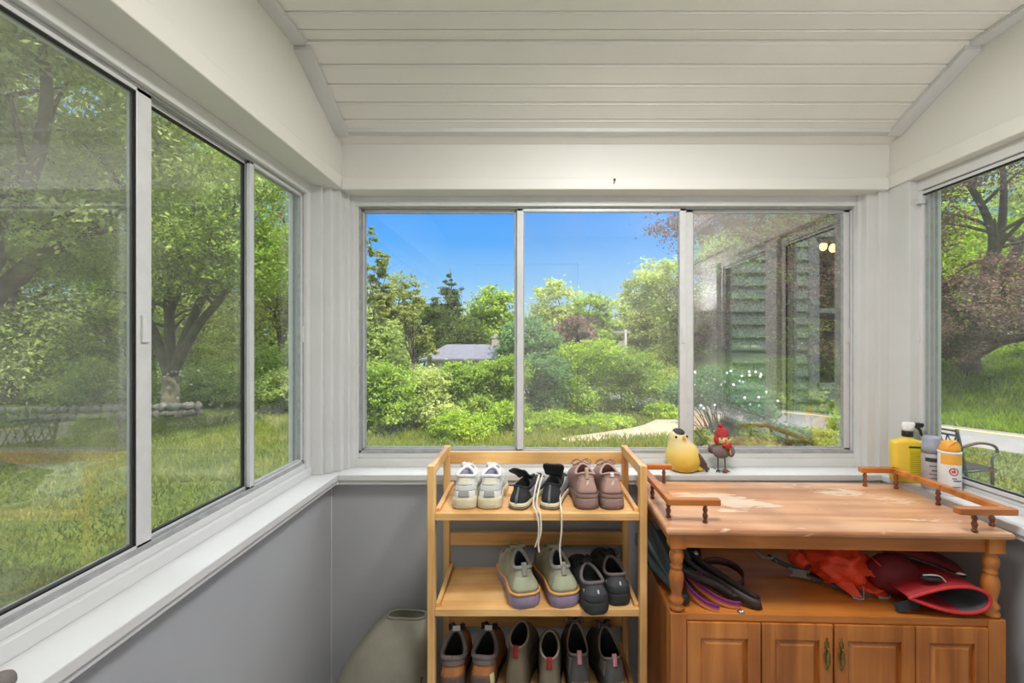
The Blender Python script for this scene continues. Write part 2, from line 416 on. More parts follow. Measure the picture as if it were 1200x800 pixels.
# ---- the house the porch is built against
SIDE = plain('sage_green_siding', lin(206, 222, 204), .6, var=.05, scale=4)
hm = MB()
def siding(x0, x1, z0, z1):
    z = z0
    while z < z1-.001:
        z2 = min(z+.118, z1)
        hm.add([(x0, YH-.016, z2), (x1, YH-.016, z2), (x1, YH+.016, z), (x0, YH+.016, z), (x0, YH-.03, z2), (x1, YH-.03, z2), (x1, YH-.03, z), (x0, YH-.03, z)],
               [(3, 2, 1, 0), (3, 7, 6, 2), (4, 5, 6, 7), (0, 1, 5, 4), (0, 4, 7, 3), (1, 2, 6, 5)])
        z = z2
siding(-7, -.9, -.5, 5.7); siding(1.58, 2.62, -.5, 5.7); siding(3.72, 8, -.5, 5.7)
siding(2.62, 3.72, -.5, .92); siding(2.62, 3.72, 2.30, 5.7); siding(-.9, 1.58, 2.3, 5.7)
struct(hm.build('wall_house', SIDE))
B('wall_house_core', plain('inner_wall_paint', lin(205, 200, 190), .7), (-7, -.5, YH-.15, YH-.031, -.5, 5.7), (.45, 2.62, YH-.15, YH-.031, -.5, 5.7), (3.72, 8, YH-.15, YH-.031, -.5, 5.7), (-.5, .45, YH-.15, YH-.031, 2.06, 5.7), (-.5, .45, YH-.15, YH-.031, -.5, 0), (2.62, 3.72, YH-.15, YH-.031, -.5, .92), (2.62, 3.72, YH-.15, YH-.031, 2.3, 5.7), bevel=0)
B('roof_house', plain('house_roof_shingle', lin(84, 84, 88), .9), (-7.3, 8.3, -8, YH+.1, 5.7, 5.85), bevel=0)  # unseen roof and upper storey, raised to keep sun out of the porch
B('wall_porch_rear', WHITE2, (-.9, -.5, YH-.03, YH+.0, 0, 2.4), (.45, 1.58, YH-.03, YH+.0, 0, 2.4), (-.5, .45, YH-.03, YH, 2.06, 2.4), bevel=0)
dr = struct(empty('door_1', (-.5, YH-.06, 0)))
B('door_panel', plain('cream_door_paint', lin(222, 217, 205), .4), (.01, .94, -.02, .02, .01, 2.05), (.12, .42, .02, .028, .2, .9), (.53, .83, .02, .028, .2, .9), (.12, .42, .02, .028, 1.05, 1.9), (.53, .83, .02, .028, 1.05, 1.9), bevel=.004, parent=dr)
MB().lathe([(.012, 0), (.012, .03), (.028, .04), (.03, .055), (.02, .066)], (.88, .02, 1.0), 16, Matrix.Rotation(-math.pi/2, 4, 'X')).build('door_knob', plain('brass_knob', lin(170, 140, 80), .3, metal=1), dr, smooth=True)
w4 = struct(empty('window_4', (2.62, YH, .92)))
B('frame', WHITE, (-.07, 0, -.03, .03, -.07, 1.45), (1.10, 1.17, -.03, .03, -.07, 1.45), (0, 1.10, -.03, .03, 1.38, 1.45), (-.09, 1.19, -.03, .05, -.10, -.03), (0, 1.1, -.05, .0, 0, .05), (0, 1.1, -.06, -.01, .69, .735), (0, .04, -.05, 0, 0, 1.38), (1.06, 1.10, -.05, 0, 0, 1.38), (0, 1.1, -.05, 0, 1.34, 1.38), parent=w4)
B('pane', GL_CLEAN, (.04, 1.06, -.03, -.026, .05, 1.34), parent=w4, bevel=0)
# room behind that window
B('wall_room', plain('dim_room_paint', lin(92, 84, 74), .8), (1.9, 5.2, -3.2, -3.1, -.0, 2.7), (1.8, 1.9, -3.2, YH-.15, 0, 2.7), (5.2, 5.3, -3.2, YH-.15, 0, 2.7), (1.8, 5.3, -3.2, YH-.15, 2.7, 2.8), (1.8, 5.3, -3.2, YH-.15, -.1, 0), bevel=0)
pl = empty('pendant_lamp', (3.43, -1.5, 2.7), label='small warm pendant lamp with three bulbs glowing in the house window reflected in glass', cat='lamp')
mm_ = MB().lathe([(.05, 0), (.05, -.02), (.01, -.03), (.006, -.28), (.03, -.30)], n=14)
for k in range(3):
    a = k*2.1; mm_.tube([(0, 0, -.3), (.1*math.cos(a), .1*math.sin(a), -.33), (.12*math.cos(a), .12*math.sin(a), -.30)], .006, 6)
mm_.build('lamp_arms', ALUD, pl, smooth=True)
WARM = emit('warm_bulb', (1, .55, .2, 1), 14)
for k in range(3):
    a = k*2.1; MB().ell((.12*math.cos(a), .12*math.sin(a), -.26), (.04, .04, .05)).build('bulb', WARM, pl, smooth=True)
# added fill light, unseen, shaped as a torchiere to brighten the room
cl = empty('added_fill_uplight', (1.17, .22, 0), label='added unseen fill light shaped as a white torchiere by the right wall', cat='lamp')
MB().lathe([(.13, 0), (.13, .012), (.11, .022), (.02, .03)], n=32).build('base', WHITE, cl, smooth=True)
MB().tube([(0, 0, .02), (0, 0, 1.50)], .011, 12).build('pole', WHITE, cl, smooth=True)
MB().lathe([(.012, 1.49), (.06, 1.50), (.11, 1.53), (.15, 1.58), (.146, 1.582), (.108, 1.537), (.058, 1.508), (.012, 1.50)], n=32).build('fill_bowl', WHITE, cl, smooth=True)
ld = bpy.data.lights.new('added_fill_uplight_glow', 'AREA'); ld.shape = 'DISK'; ld.size = .22; ld.energy = UPW; ld.color = (1, .98, .97)
lo = bpy.data.objects.new('added_fill_uplight_glow', ld); COL.objects.link(lo); lo.parent = cl; lo.location = (0, 0, 1.575); lo.rotation_euler = (math.pi, 0, 0)
# second added fill light, an unseen flat disc over the viewpoint
ck = empty('added_fill_downlight', (.33, .86, EYE+.942), label='added unseen fill light, a round flat white disc above the viewpoint', cat='lamp')
MB().lathe([(.255, 0), (.26, -.004), (.26, -.018), (.245, -.022)], n=40).build('rim', WHITE, ck, smooth=True)
MB().lathe([(.24, -.008), (.24, -.0215), (.12, -.0235), (.01, -.024)], n=40).build('diffuser', emit('fill_diffuser', (1, .96, .93, 1), 3.0), ck, smooth=True)
l2 = bpy.data.lights.new('added_fill_downlight_glow', 'AREA'); l2.shape = 'DISK'; l2.size = .46; l2.energy = 17; l2.color = (1, .98, .97)
l3 = bpy.data.objects.new('added_fill_downlight_glow', l2); COL.objects.link(l3); l3.parent = ck; l3.location = (0, 0, -.026)
# ------------------------------------------------------------------ the ground outside
def road_s(x, y): return (x-6.4)*.74+(y-11)*.67       # distance beyond the road's centre line
def zt(x, y):
    m = sm((x/max(y, 1)-.26)/.16)
    z = -.5-2.6*sm((y-15)/25)*(1-m)
    z += m*1.5*sm((road_s(x, y)-1.7)/6)*(1 if y > 0 else 0)
    z += .05*math.sin(x*.9+1)*math.cos(y*.7)*sm((y-1)/4)
    return z
def grid(xs, ys, fn, name, mat, dz=0):
    m = MB(); n = len(xs)
    m.v = [(x, y, fn(x, y)+dz) for y in ys for x in xs]
    m.f = [(j*n+i, j*n+i+1, (j+1)*n+i+1, (j+1)*n+i) for j in range(len(ys)-1) for i in range(n-1)]
    return m.build(name, mat, smooth=True)
def groundmat():
    m, t, b = newmat('lawn_ground'); L = t.links
    tc = t.nodes.new('ShaderNodeTexCoord'); n = t.nodes.new('ShaderNodeTexNoise'); n.inputs['Scale'].default_value = 1.1; n.inputs['Detail'].default_value = 8; n.inputs['Roughness'].default_value = .7
    L.new(tc.outputs['Object'], n.inputs['Vector']); r = t.nodes.new('ShaderNodeValToRGB'); L.new(n.outputs['Fac'], r.inputs[0])
    el = r.color_ramp.elements; el[0].position = .3; el[0].color = lin(60, 74, 32); el[1].position = .7; el[1].color = lin(112, 122, 62)
    k = el.new(.5); k.color = lin(84, 98, 42)
    L.new(r.outputs[0], b.inputs['Base Color']); b.inputs['Roughness'].default_value = .95; b.inputs['Specular IOR Level'].default_value = .1
    bp = t.nodes.new('ShaderNodeBump'); bp.inputs['Strength'].default_value = .8; bp.inputs['Distance'].default_value = .05
    n2 = t.nodes.new('ShaderNodeTexNoise'); n2.inputs['Scale'].default_value = 40; L.new(tc.outputs['Object'], n2.inputs['Vector'])
    L.new(n2.outputs['Fac'], bp.inputs['Height']); L.new(bp.outputs[0], b.inputs['Normal'])
    return m
GROUND = groundmat()
def spaced(a, b, step_near, grow):
    out = [a]; s = step_near
    while out[-1] < b: out.append(out[-1]+s); s *= grow
    return out
ys = [-9, -4, -1]+spaced(.0, 85, .5, 1.035)
xp = spaced(0, 75, .5, 1.045); xs = [-q for q in reversed(xp[1:])]+xp
struct(grid(xs, ys, zt, 'ground', GROUND))
# tarmac road and the dirt drive that meets it
def strip(name, mat, pts, hw, dz, kind='structure', lab=None, cat=None):
    pts = catmull([(x, y, 0) for x, y in pts], 10); m = MB(); rows = []
    for i, p in enumerate(pts):
        d = (pts[min(i+1, len(pts)-1)]-pts[max(i-1, 0)]).normalized(); n = Vector((-d.y, d.x, 0))
        hw_ = hw[0]+(hw[1]-hw[0])*i/(len(pts)-1) if isinstance(hw, tuple) else hw
        row = []
        for k in range(9):
            q = p+n*hw_*(k/4-1); row.append((q.x, q.y, zt(q.x, q.y)+(dz if 0 < k < 8 else -.05)))
        rows.append(row)
    m.loft(rows, False, False, closed=False)
    return m.build(name, mat, smooth=True)
TAR = plain('worn_tarmac', lin(122, 120, 120), .9, var=.12, scale=2.5)
RP = [(24, -5), (14, 3.3), (10.5, 6.6), (8.5, 8.7), (6.4, 11), (4.5, 13.2), (2, 16), (-3, 21)]
struct(strip('road', TAR, RP, 1.35, .05))
yl = [(x+.74*.5, y+.67*.5) for x, y in RP]
struct(strip('road_line', plain('yellow_road_paint', lin(214, 190, 96), .8), yl, .06, .058))
DIRT = plain('dirt_drive', lin(150, 138, 118), .95, var=.16, scale=3)
struct(strip('drive', DIRT, [(.6, 8.2), (1.6, 8.7), (2.6, 9.4), (3.6, 10.6), (4.8, 12.4)], (.12, .95), .045))

# ------------------------------------------------------------------ foliage
def leaves(name, blobs, n, leaf, mat, parent=None, seed=1, clumps=None, shell=.55, flat=.5, aspect=.5, spread=.16, kind=None):
    rng = np.random.default_rng(seed)
    bl = np.array(blobs, float); vol = (bl[:, 3]*bl[:, 4]+bl[:, 4]*bl[:, 5]+bl[:, 3]*bl[:, 5])
    K = clumps or max(12, n//90)
    bi = rng.choice(len(bl), K, p=vol/vol.sum())
    d = rng.normal(size=(K, 3)); d /= np.linalg.norm(d, axis=1)[:, None]
    rr = rng.uniform(shell**3, 1, K)**(1/3)
    cc = bl[bi, :3]+d*rr[:, None]*bl[bi, 3:6]; csz = spread*bl[bi, 3:6].mean(1)*rng.uniform(.5, 1.3, K)
    ki = rng.integers(0, K, n)
    off = rng.normal(size=(n, 3)); off[:, 2] *= flat
    c = cc[ki]+off*csz[ki][:, None]
    nrm = rng.normal(size=(n, 3))*.8+np.array([0, 0, .9])+.5*(c-bl[bi[ki], :3])/bl[bi[ki], 3:6]
    nrm /= np.linalg.norm(nrm, axis=1)[:, None]
    a = rng.normal(size=(n, 3)); u = np.cross(nrm, a); u /= np.linalg.norm(u, axis=1)[:, None]; w = np.cross(nrm, u)
    s = leaf*rng.uniform(.6, 1.35, n)[:, None]
    V = np.empty((n, 4, 3)); V[:, 0] = c-u*s; V[:, 1] = c-w*s*aspect+nrm*s*.12; V[:, 2] = c+u*s; V[:, 3] = c+w*s*aspect+nrm*s*.12
    me = bpy.data.meshes.new(name)
    me.vertices.add(4*n); me.vertices.foreach_set('co', V.reshape(-1))
    me.loops.add(4*n); me.loops.foreach_set('vertex_index', np.arange(4*n))
    me.polygons.add(n); me.polygons.foreach_set('loop_start', np.arange(0, 4*n, 4)); me.polygons.foreach_set('loop_total', np.full(n, 4))
    me.update(calc_edges=True); me.materials.append(mat)
    ob = bpy.data.objects.new(name, me); COL.objects.link(ob)
    if parent: ob.parent = parent
    if kind: ob['kind'] = kind
    return ob
BARK = plain('grey_brown_bark', lin(98, 90, 76), .9, var=.3, scale=6, bump=.8, bscale=14)
BARKD = plain('dark_maple_bark', lin(58, 52, 48), .9, var=.3, scale=6, bump=.8, bscale=14)
def limbs(m, base, tips, r0, rng, fork=.25, wob=.12, twigs=3):
    base = Vector(base)
    for ti, tip in enumerate(tips):
        tip = Vector(tip); L = (tip-base).length; mid = base.lerp(tip, .45)
        mid += Vector((rng.uniform(-1, 1), rng.uniform(-1, 1), rng.uniform(.2, 1)))*L*wob
        pts = catmull([base, base.lerp(mid, .5)+Vector((0, 0, L*.05)), mid, mid.lerp(tip, .55)+Vector((rng.uniform(-1, 1), rng.uniform(-1, 1), 0))*L*wob*.4, tip], 4)
        n = len(pts); m.tube(pts, [r0*(1-.85*i/(n-1)) for i in range(n)], 7)
        for k in range(twigs):
            i = rng.randint(n//3, n-3); d = Vector((rng.uniform(-1, 1), rng.uniform(-1, 1), rng.uniform(-.1, .9))).normalized()
            l = L*rng.uniform(.18, .35); q = pts[i]
            r = r0*(1-.85*i/(n-1))*.6
            m.tube(catmull([q, q+d*l*.5+Vector((0, 0, l*.08)), q+d*l], 3), [r*(1-.8*j/6) for j in range(7)], 5)
def tree(name, label, base, blobs, n, leaf, mat, cat='tree', group=None, r0=.2, trunk_h=None, bark=None, seed=1, twigs=3, tips=None, **kw):
    rng = random.Random(seed)
    bz = zt(base[0], base[1]) if len(base) < 3 else base[2]
    root = empty(name, (base[0], base[1], bz), label=label, cat=cat, group=group)
    lb = [(b[0]-base[0], b[1]-base[1], b[2]-bz, b[3], b[4], b[5]) for b in blobs]
    leaves('crown', lb, n, leaf, mat, root, seed, **kw)
    m = MB(); th = trunk_h or .8
    m.tube([(0, 0, -.15), (.02, 0, th*.3), (.0, .02, th)], [r0*1.35, r0*1.05, r0*.95], 9)
    limbs(m, (0, 0, th*.92), tips or [(b[0], b[1], b[2]+b[5]*.35) for b in lb], r0*.7, rng, twigs=twigs)
    m.build('trunk', bark or BARK, root, smooth=True)
    return root
G1 = leafmat('bright_green_leaves', [lin(72, 96, 34), lin(122, 150, 58), lin(160, 184, 82), lin(196, 210, 110)])
G2 = leafmat('mid_green_leaves', [lin(116, 130, 68), lin(162, 174, 98), lin(190, 202, 120), lin(212, 220, 148)])
G3 = leafmat('deep_green_leaves', [lin(104, 122, 62), lin(146, 164, 88), lin(174, 190, 110), lin(198, 210, 136)])
G4 = leafmat('lime_green_leaves', [lin(78, 106, 30), lin(132, 162, 52), lin(176, 200, 72), lin(206, 220, 104)])
G5 = leafmat('olive_leaves', [lin(80, 90, 42), lin(126, 136, 66), lin(158, 164, 88), lin(184, 186, 118)])
GP = leafmat('purple_maple_leaves', [lin(52, 42, 42), lin(96, 66, 68), lin(132, 96, 96), lin(112, 112, 76), lin(166, 130, 128)], trans=.35)
GD = leafmat('dark_conifer_needles', [lin(58, 74, 42), lin(92, 108, 60), lin(120, 134, 78)])
GB = leafmat('blue_green_leaves', [lin(52, 82, 50), lin(88, 124, 76), lin(120, 154, 100), lin(150, 178, 122)])

# far tree line seen over the hedge (pixel column of the middle, top line, distance, half width, leaf)
far = [
 (395, 318, 46, 42, G2, 'green broadleaf tree leftmost in the far tree line, cut by the corner post'),
 (470, 322, 48, 34, G5, 'olive green tree in the far tree line left of the dark conifer'),
 (578, 338, 50, 34, G1, 'bright green round tree behind the grey roof, right of the conifer'),
 (622, 362, 32, 34, GB, 'blue-green dense tree seen at the left edge of the middle pane'),
 (652, 326, 52, 34, G2, 'tallest round tree of the far line in the middle pane'),
 (692, 343, 46, 26, G1, 'light green tree just right of the dark purple one in the far line'),
 (728, 350, 50, 30, G2, 'green tree behind the white utility pole'),
 (768, 346, 44, 34, G5, 'olive tree in the far line where the purple maple begins'),
 (830, 340, 46, 40, G2, 'green tree glimpsed behind the purple maple in the third pane'),
 (900, 350, 46, 44, G3, 'deep green tree mostly hidden behind the purple maple'),
 (560, 352, 60, 60, G3, 'deep green tree filling the gap behind the conifer'),
]
for i, (px, ty, Y, hw, mat, lab) in enumerate(far):
    p = P(px, ty, Y); r = hw*Y/533; z0 = zt(p.x, Y); H = p.z-z0
    rng = random.Random(i)
    bl = [(p.x, Y, p.z-r*.9, r*.8, r*.8, r*.9)]
    for k in range(6):
        a = k*1.05+rng.random(); bl.append((p.x+math.cos(a)*r*.55, Y+math.sin(a)*r*.5, z0+H*(.42+.12*rng.random())-0.0, r*.62, r*.6, H*.28))
    bl.append((p.x, Y-r*.3, z0+H*.25, r*.8, r*.7, H*.25))
    tree('deciduous_tree', lab, (p.x, Y), bl, 17000, .17*Y/42, mat, group='far tree line beyond the hedge', r0=.3, trunk_h=H*.3, seed=20+i, twigs=1, clumps=260, spread=.2)
# dark purple tree in the far line
p = P(672, 372, 38); tree('purple_tree', 'small dark purple-leaved tree in the far line behind the middle pane', (p.x, 38), [(p.x, 38, p.z-1.6, 1.9, 1.6, 1.9), (p.x+.8, 38, p.z-2.9, 1.6, 1.5, 2)], 6000, .16, GP, r0=.2, trunk_h=2, seed=40, clumps=120)
# conifer
p = P(527, 314, 46); z0 = zt(p.x, 46)
bl = [(p.x+.12*k*math.sin(k), 46, p.z-.6-k*.75, .3+.36*k, .3+.34*k, .75) for k in range(11)]
tree('conifer_tree', 'dark pointed conifer rising above the far tree line', (p.x, 46), bl, 22000, .13, GD, r0=.25, trunk_h=4, seed=41, tips=[(0, 0, p.z-z0)], clumps=420, shell=.3, spread=.18)
# loose taller trees at the left of the first pane
def loose(px, top, Y, n, mat, lab, seed, hw=22, leaf=.09, low=.35, **kw):
    p = P(px, top, Y); z0 = zt(p.x, Y); H = p.z-z0; r = hw*Y/533; rng = random.Random(seed); bl = []
    for k in range(11):
        t = k/10; bl.append((p.x+rng.uniform(-1, 1)*r*(1.05-t*.7), Y+rng.uniform(-1, 1)*r*.7, z0+H*(low+(.93-low)*t), r*.42*(1.1-t*.5), r*.42, H*.09))
    return tree('deciduous_tree', lab, (p.x, Y), bl, n, leaf, mat, r0=.07, trunk_h=H*.3, seed=seed, tips=[(b[0]-p.x, b[1]-Y, b[2]-z0) for b in bl], clumps=n//45, **kw)
loose(432, 268, 24, 10000, G5, 'tall thin loose-leaved tree at the left edge of the first back pane', 51, hw=26, leaf=.075)
loose(484, 338, 22, 5200, G5, 'shorter loose-leaved tree with bare twigs beside the tall thin one', 52, hw=22, leaf=.07)

# the far house roof with chimney
HX = P(566, 404, 34).x
hr = empty('neighbour_house', (HX, 34, zt(HX, 34)), label='low neighbouring house with grey shingle roof and chimney beyond the hedge', cat='house')
zl = lambda z: z-zt(HX, 34)
ez, rz_ = .12, 1.13
m = MB(); m.box(-3.9, 3.6, -1.3, 2.4, 0, zl(ez)+.05); m.build('wall', plain('beige_house_wall', lin(196, 186, 168), .8), hr)
m = MB(); a = [(-4.3, -1.7, zl(ez)), (4.0, -1.7, zl(ez)), (4.0, 2.7, zl(ez)), (-4.3, 2.7, zl(ez)), (-2.8, .5, zl(rz_)), (3.6, .5, zl(rz_))]
m.add(a+[(q[0], q[1], q[2]-.12) for q in a[:4]], [(0, 1, 5, 4), (2, 3, 4, 5), (0, 4, 3), (1, 2, 5), (6, 7, 1, 0), (7, 8, 2, 1), (8, 9, 3, 2), (9, 6, 0, 3), (9, 8, 7, 6)])
m.build('roof', plain('grey_roof_shingle', lin(98, 98, 108), .95, var=.12, scale=3, spec=.1), hr)
cx = P(581, 400, 34.5).x-HX
m = MB(); m.box(cx-.28, cx+.28, .2, .8, zl(.7), zl(1.62)); m.box(cx-.34, cx+.34, .14, .86, zl(1.62), zl(1.75)); m.box(cx-.14, cx+.14, .35, .65, zl(1.75), zl(1.92))
m.build('chimney', plain('chimney_masonry', lin(150, 140, 132), .9, var=.2, scale=3), hr)
# utility pole
p = P(733, 386, 30); z0 = zt(p.x, 30)
up = empty('utility_pole', (p.x, 30, z0), label='small white utility pole with crossarm in front of the far trees', cat='pole')
m = MB().tube([(0, 0, 0), (0, 0, p.z-z0)], .09, 8); m.build('pole', plain('pale_pole', lin(140, 138, 130), .7), up, smooth=True)
m = MB().box(-.75, .3, -.04, .04, p.z-z0-.25, p.z-z0-.1).box(-.45, .1, -.06, .06, p.z-z0-1.1, p.z-z0-.75); m.build('crossarm', plain('pale_crossarm', lin(130, 128, 122), .7), up)

# hedge row and shrubs beyond the back windows: (px, top py, base py, half width px, material, label)
sh = [
 (400, 420, 512, 40, G1, 'bushy green shrub at the left end of the hedge behind the corner post'),
 (452, 424, 512, 40, G1, 'large light green shrub at the left of the first back pane'),
 (505, 428, 505, 34, G2, 'mid green shrub in the hedge under the left end of the grey roof'),
 (548, 418, 500, 32, G1, 'green shrub in the hedge below the middle of the grey roof'),
 (590, 414, 498, 32, G1, 'tall green shrub in the hedge below the chimney'),
 (638, 412, 494, 34, GB, 'dull green shrub behind the left side of the middle pane'),
 (690, 392, 492, 38, G4, 'big yellow-green shrub topping the middle pane hedge'),
 (742, 404, 488, 34, G1, 'light green shrub in the hedge left of the dirt drive'),
 (780, 428, 482, 22, G2, 'smaller green shrub beside the road behind the window stile'),
]
for i, (px, ty, by, hw, mat, lab) in enumerate(sh):
    Y = 1.85*533/(by-400); p = P(px, ty, Y+.6); r = hw*Y/533; rng = random.Random(i+60); z0 = zt(p.x, Y+.6); H = p.z-z0
    bl = [(p.x+rng.uniform(-.5, .5)*r, Y+.7+rng.uniform(-.3, .3), z0+H*t, r*(.85-.3*t), .75, H*.24) for t in (.25, .35, .5, .62, .74)]
    bl += [(p.x+s*r*.55, Y+.6, z0+H*.72, r*.4, .5, H*.2) for s in (-1, 0, 1)]
    tree('garden_shrub', lab, (p.x, Y+.7), bl, 15000, .034, mat, cat='shrub', group='hedge shrubs beyond the back windows', r0=.05, trunk_h=H*.25, seed=70+i, twigs=3, clumps=340, shell=.4, spread=.2)
# low yellow-green mounds
for i, (px, ty, by, hw, lab) in enumerate([(545, 478, 518, 38, 'low lime-green mound of ground cover in front of the hedge'), (596, 466, 512, 30, 'second lime-green mound by the first window stile'), (650, 480, 507, 38, 'low green ground cover in the middle pane left of the drive'), (712, 484, 503, 30, 'small green ground cover patch beside the dirt drive'), (775, 470, 492, 20, 'grassy clump between the drive and the road')]):
    Y = 1.85*533/(by-400); p = P(px, ty, Y+.3); r = hw*Y/533; z0 = zt(p.x, Y+.3); H = max(p.z-z0, .25)
    leaves_root = empty('ground_cover', (p.x, Y+.3, z0), label=lab, cat='shrub', group=None)
    leaves('foliage', [(0, 0, H*.35, r, .45, H*.6), (-r*.5, .1, H*.3, r*.5, .4, H*.5), (r*.5, 0, H*.3, r*.5, .4, H*.45)], 9000, .026, G4, leaves_root, 90+i, clumps=260, shell=.3)
    m = MB(); rr = random.Random(i)
    for k in range(14):
        a = rr.uniform(-1, 1)*r*.7; m.tube([(a*.6, 0, -.03), (a, rr.uniform(-.2, .2), H*.6)], [.006, .002], 4)
    m.build('stems', BARK, leaves_root)

# trees seen through the left windows
tree('shade_tree', 'big old broadleaf tree with thick forking trunk close to the left window', (-8.2, 6.6), [(-6.6, 5.8, 5.0, 1.5, 1.5, 1.0), (-8.4, 7.2, 5.6, 1.8, 1.6, 1.3), (-5.4, 7.0, 4.6, 1.3, 1.3, .9), (-9.5, 8.0, 4.6, 1.5, 1.5, 1.2), (-7.2, 6.8, 3.9, 1.5, 1.3, .8), (-7.4, 4.6, 4.2, 1.4, 1.2, .9), (-5.6, 5.2, 6.0, 1.3, 1.3, 1.0), (-9.0, 6.2, 3.0, 1.0, 1.0, .7), (-6.2, 6.4, 3.1, 1.0, 1.0, .6), (-5.2, 4.4, 5.0, 1.0, 1.0, .7), (-7.6, 7.6, 2.9, 1.0, 1.0, .6)], 80000, .044, G2, r0=.20, trunk_h=2.2, seed=101, twigs=6, clumps=620, shell=.3, spread=.21)
tree('leaning_tree', 'slimmer tree with low forked trunk on the lawn seen in the second left pane', (-9.0, 11.4), [(-7.8, 10.6, 4.4, 1.8, 1.6, 1.3), (-9.6, 11.4, 5.2, 2.0, 1.6, 1.4), (-6.3, 10.6, 3.4, 1.3, 1.2, .9), (-8.6, 11, 3.0, 1.6, 1.2, .9), (-10.6, 11, 3.6, 1.5, 1.2, 1.1), (-7.0, 11.2, 5.6, 1.4, 1.2, .9)], 60000, .046, G1, r0=.19, trunk_h=1.0, seed=102, twigs=6, clumps=560, shell=.3, spread=.2)
tree('roadside_tree', 'airy tree with sparse leaves against the sky in the third left pane', (-8.4, 15.5), [(-7.9, 14.2, 5.6, 1.1, 1.1, .7), (-8.8, 15, 4.3, 1.4, 1.2, .9), (-7.4, 14.6, 3.4, 1.2, 1.2, .9), (-9.4, 15, 6.4, 1.2, 1.1, .7), (-8.6, 14.8, 2.4, 1.5, 1.1, .8), (-8.0, 14.4, 7.3, 1.0, 1.0, .5), (-9.6, 16, 5.2, 1.4, 1.0, .8)], 17000, .052, G5, r0=.16, trunk_h=1.8, seed=103, twigs=7, clumps=300, shell=.2, spread=.26)
for i, (x, y, h, r, mat, lab) in enumerate([
  (-15.5, 13.5, 8.5, 3.4, G3, 'tall deep green tree beyond the stone wall at the far left'),
  (-12.5, 17.0, 9.5, 3.4, G2, 'tall mid green tree behind the leaning tree'),
  (-17.5, 21.0, 12.0, 4.2, G3, 'tall dark tree farthest left in the wood behind the lawn'),
  (-11.5, 21.5, 7.2, 3.0, G1, 'bright green tree in the wood seen in the third left pane'),
  (-23.0, 17.0, 12.5, 4.8, G2, 'large green tree at the far left edge of the wood'),
  (-20, 10.0, 9.5, 4.0, G3, 'wide deep green tree beside the lawn seen through the first left pane'),
  (-8.8, 24.0, 5.4, 2.6, G3, 'low dark tree behind the left corner post')]):
    z0 = zt(x, y); H = h; rr = random.Random(i+5)
    bl = [(x+rr.uniform(-.5, .5)*r, y+rr.uniform(-.4, .4)*r, z0+H*t, r*.75*(1.15-.5*t), r*.6, H*.17) for t in (.18, .3, .4, .5, .6, .72, .84)]
    tree('woodland_tree', lab, (x, y), bl, 24000, .085*(.7+y/50), mat, group='trees of the wood beyond the left lawn', r0=.22, trunk_h=H*.25, seed=110+i, twigs=2, clumps=420, shell=.35, spread=.2)
for i, (x, y, h, r, mat, lab) in enumerate([
  (-11.8, 12.6, 1.3, 1.5, G3, 'dark green bush beside the stone wall left of the leaning trunk'),
  (-9.3, 13.2, 1.2, 1.4, G2, 'mid green bush behind the leaning tree'),
  (-7.0, 13.0, 1.7, 1.3, G1, 'light green leafy bush low in the third left pane'),
  (-6.2, 12.0, 1.1, 1.1, G3, 'deep green bush near the left corner post'),
  (-17.0, 8.8, 1.6, 1.9, G2, 'wide bush at the far end of the lawn in the first left pane'),
  (-17.0, 6.6, 1.8, 2.2, G3, 'deep green bush at the left border of the lawn'),
  (-19.0, 12.0, 3.6, 2.6, G2, 'tall bush closing the gap beyond the wide lawn bush'), (-14.5, 13.5, 2.8, 2.4, G3, 'tall deep green bush behind the stone wall'), (-11.5, 15.5, 3.0, 2.2, G2, 'tall green bush behind the leaning tree and the wall'), (-15.5, 17.5, 3.4, 2.8, G3, 'tall bush low in the wood behind the wall')]):
    z0 = zt(x, y)
    bl = [(x+q*r*.5, y, z0+h*t, r*.6, .8, h*.35) for q, t in ((-1, .35), (0, .5), (1, .4), (.2, .75))]
    tree('lawn_bush', lab, (x, y), bl, 11000, .042, mat, cat='shrub', group='bushes edging the left lawn', r0=.05, trunk_h=h*.3, seed=130+i, twigs=2, clumps=260, shell=.3, spread=.2)
# low stone wall on the left
rr = random.Random(3); m = MB()
for k in range(46):
    t = k/45; x = -14.8+t*6.6; y = 9.7+t*1.6
    for lv in range(2):
        h = rr.uniform(.13, .2)
        Mx = Matrix.Translation((x+rr.uniform(-.03, .03), y+rr.uniform(-.04, .04), zt(x, y)+.09+lv*.17)) @ Euler((rr.uniform(-.1, .1), rr.uniform(-.1, .1), rr.uniform(0, 3))).to_matrix().to_4x4()
        m.ell(Mx.translation, (.11, .09, h*.55), 8, 5, Mx.to_3x3().to_4x4(), fn=lambda u: 1+.16*math.sin(5*u.x+k)+.12*math.cos(6*u.y+2*k))
tag(m.build('stone_wall', plain('field_stone', lin(112, 108, 100), .9, var=.25, scale=3), angle=40), 'low grey dry stone wall crossing the lawn behind the leaning tree', 'wall')

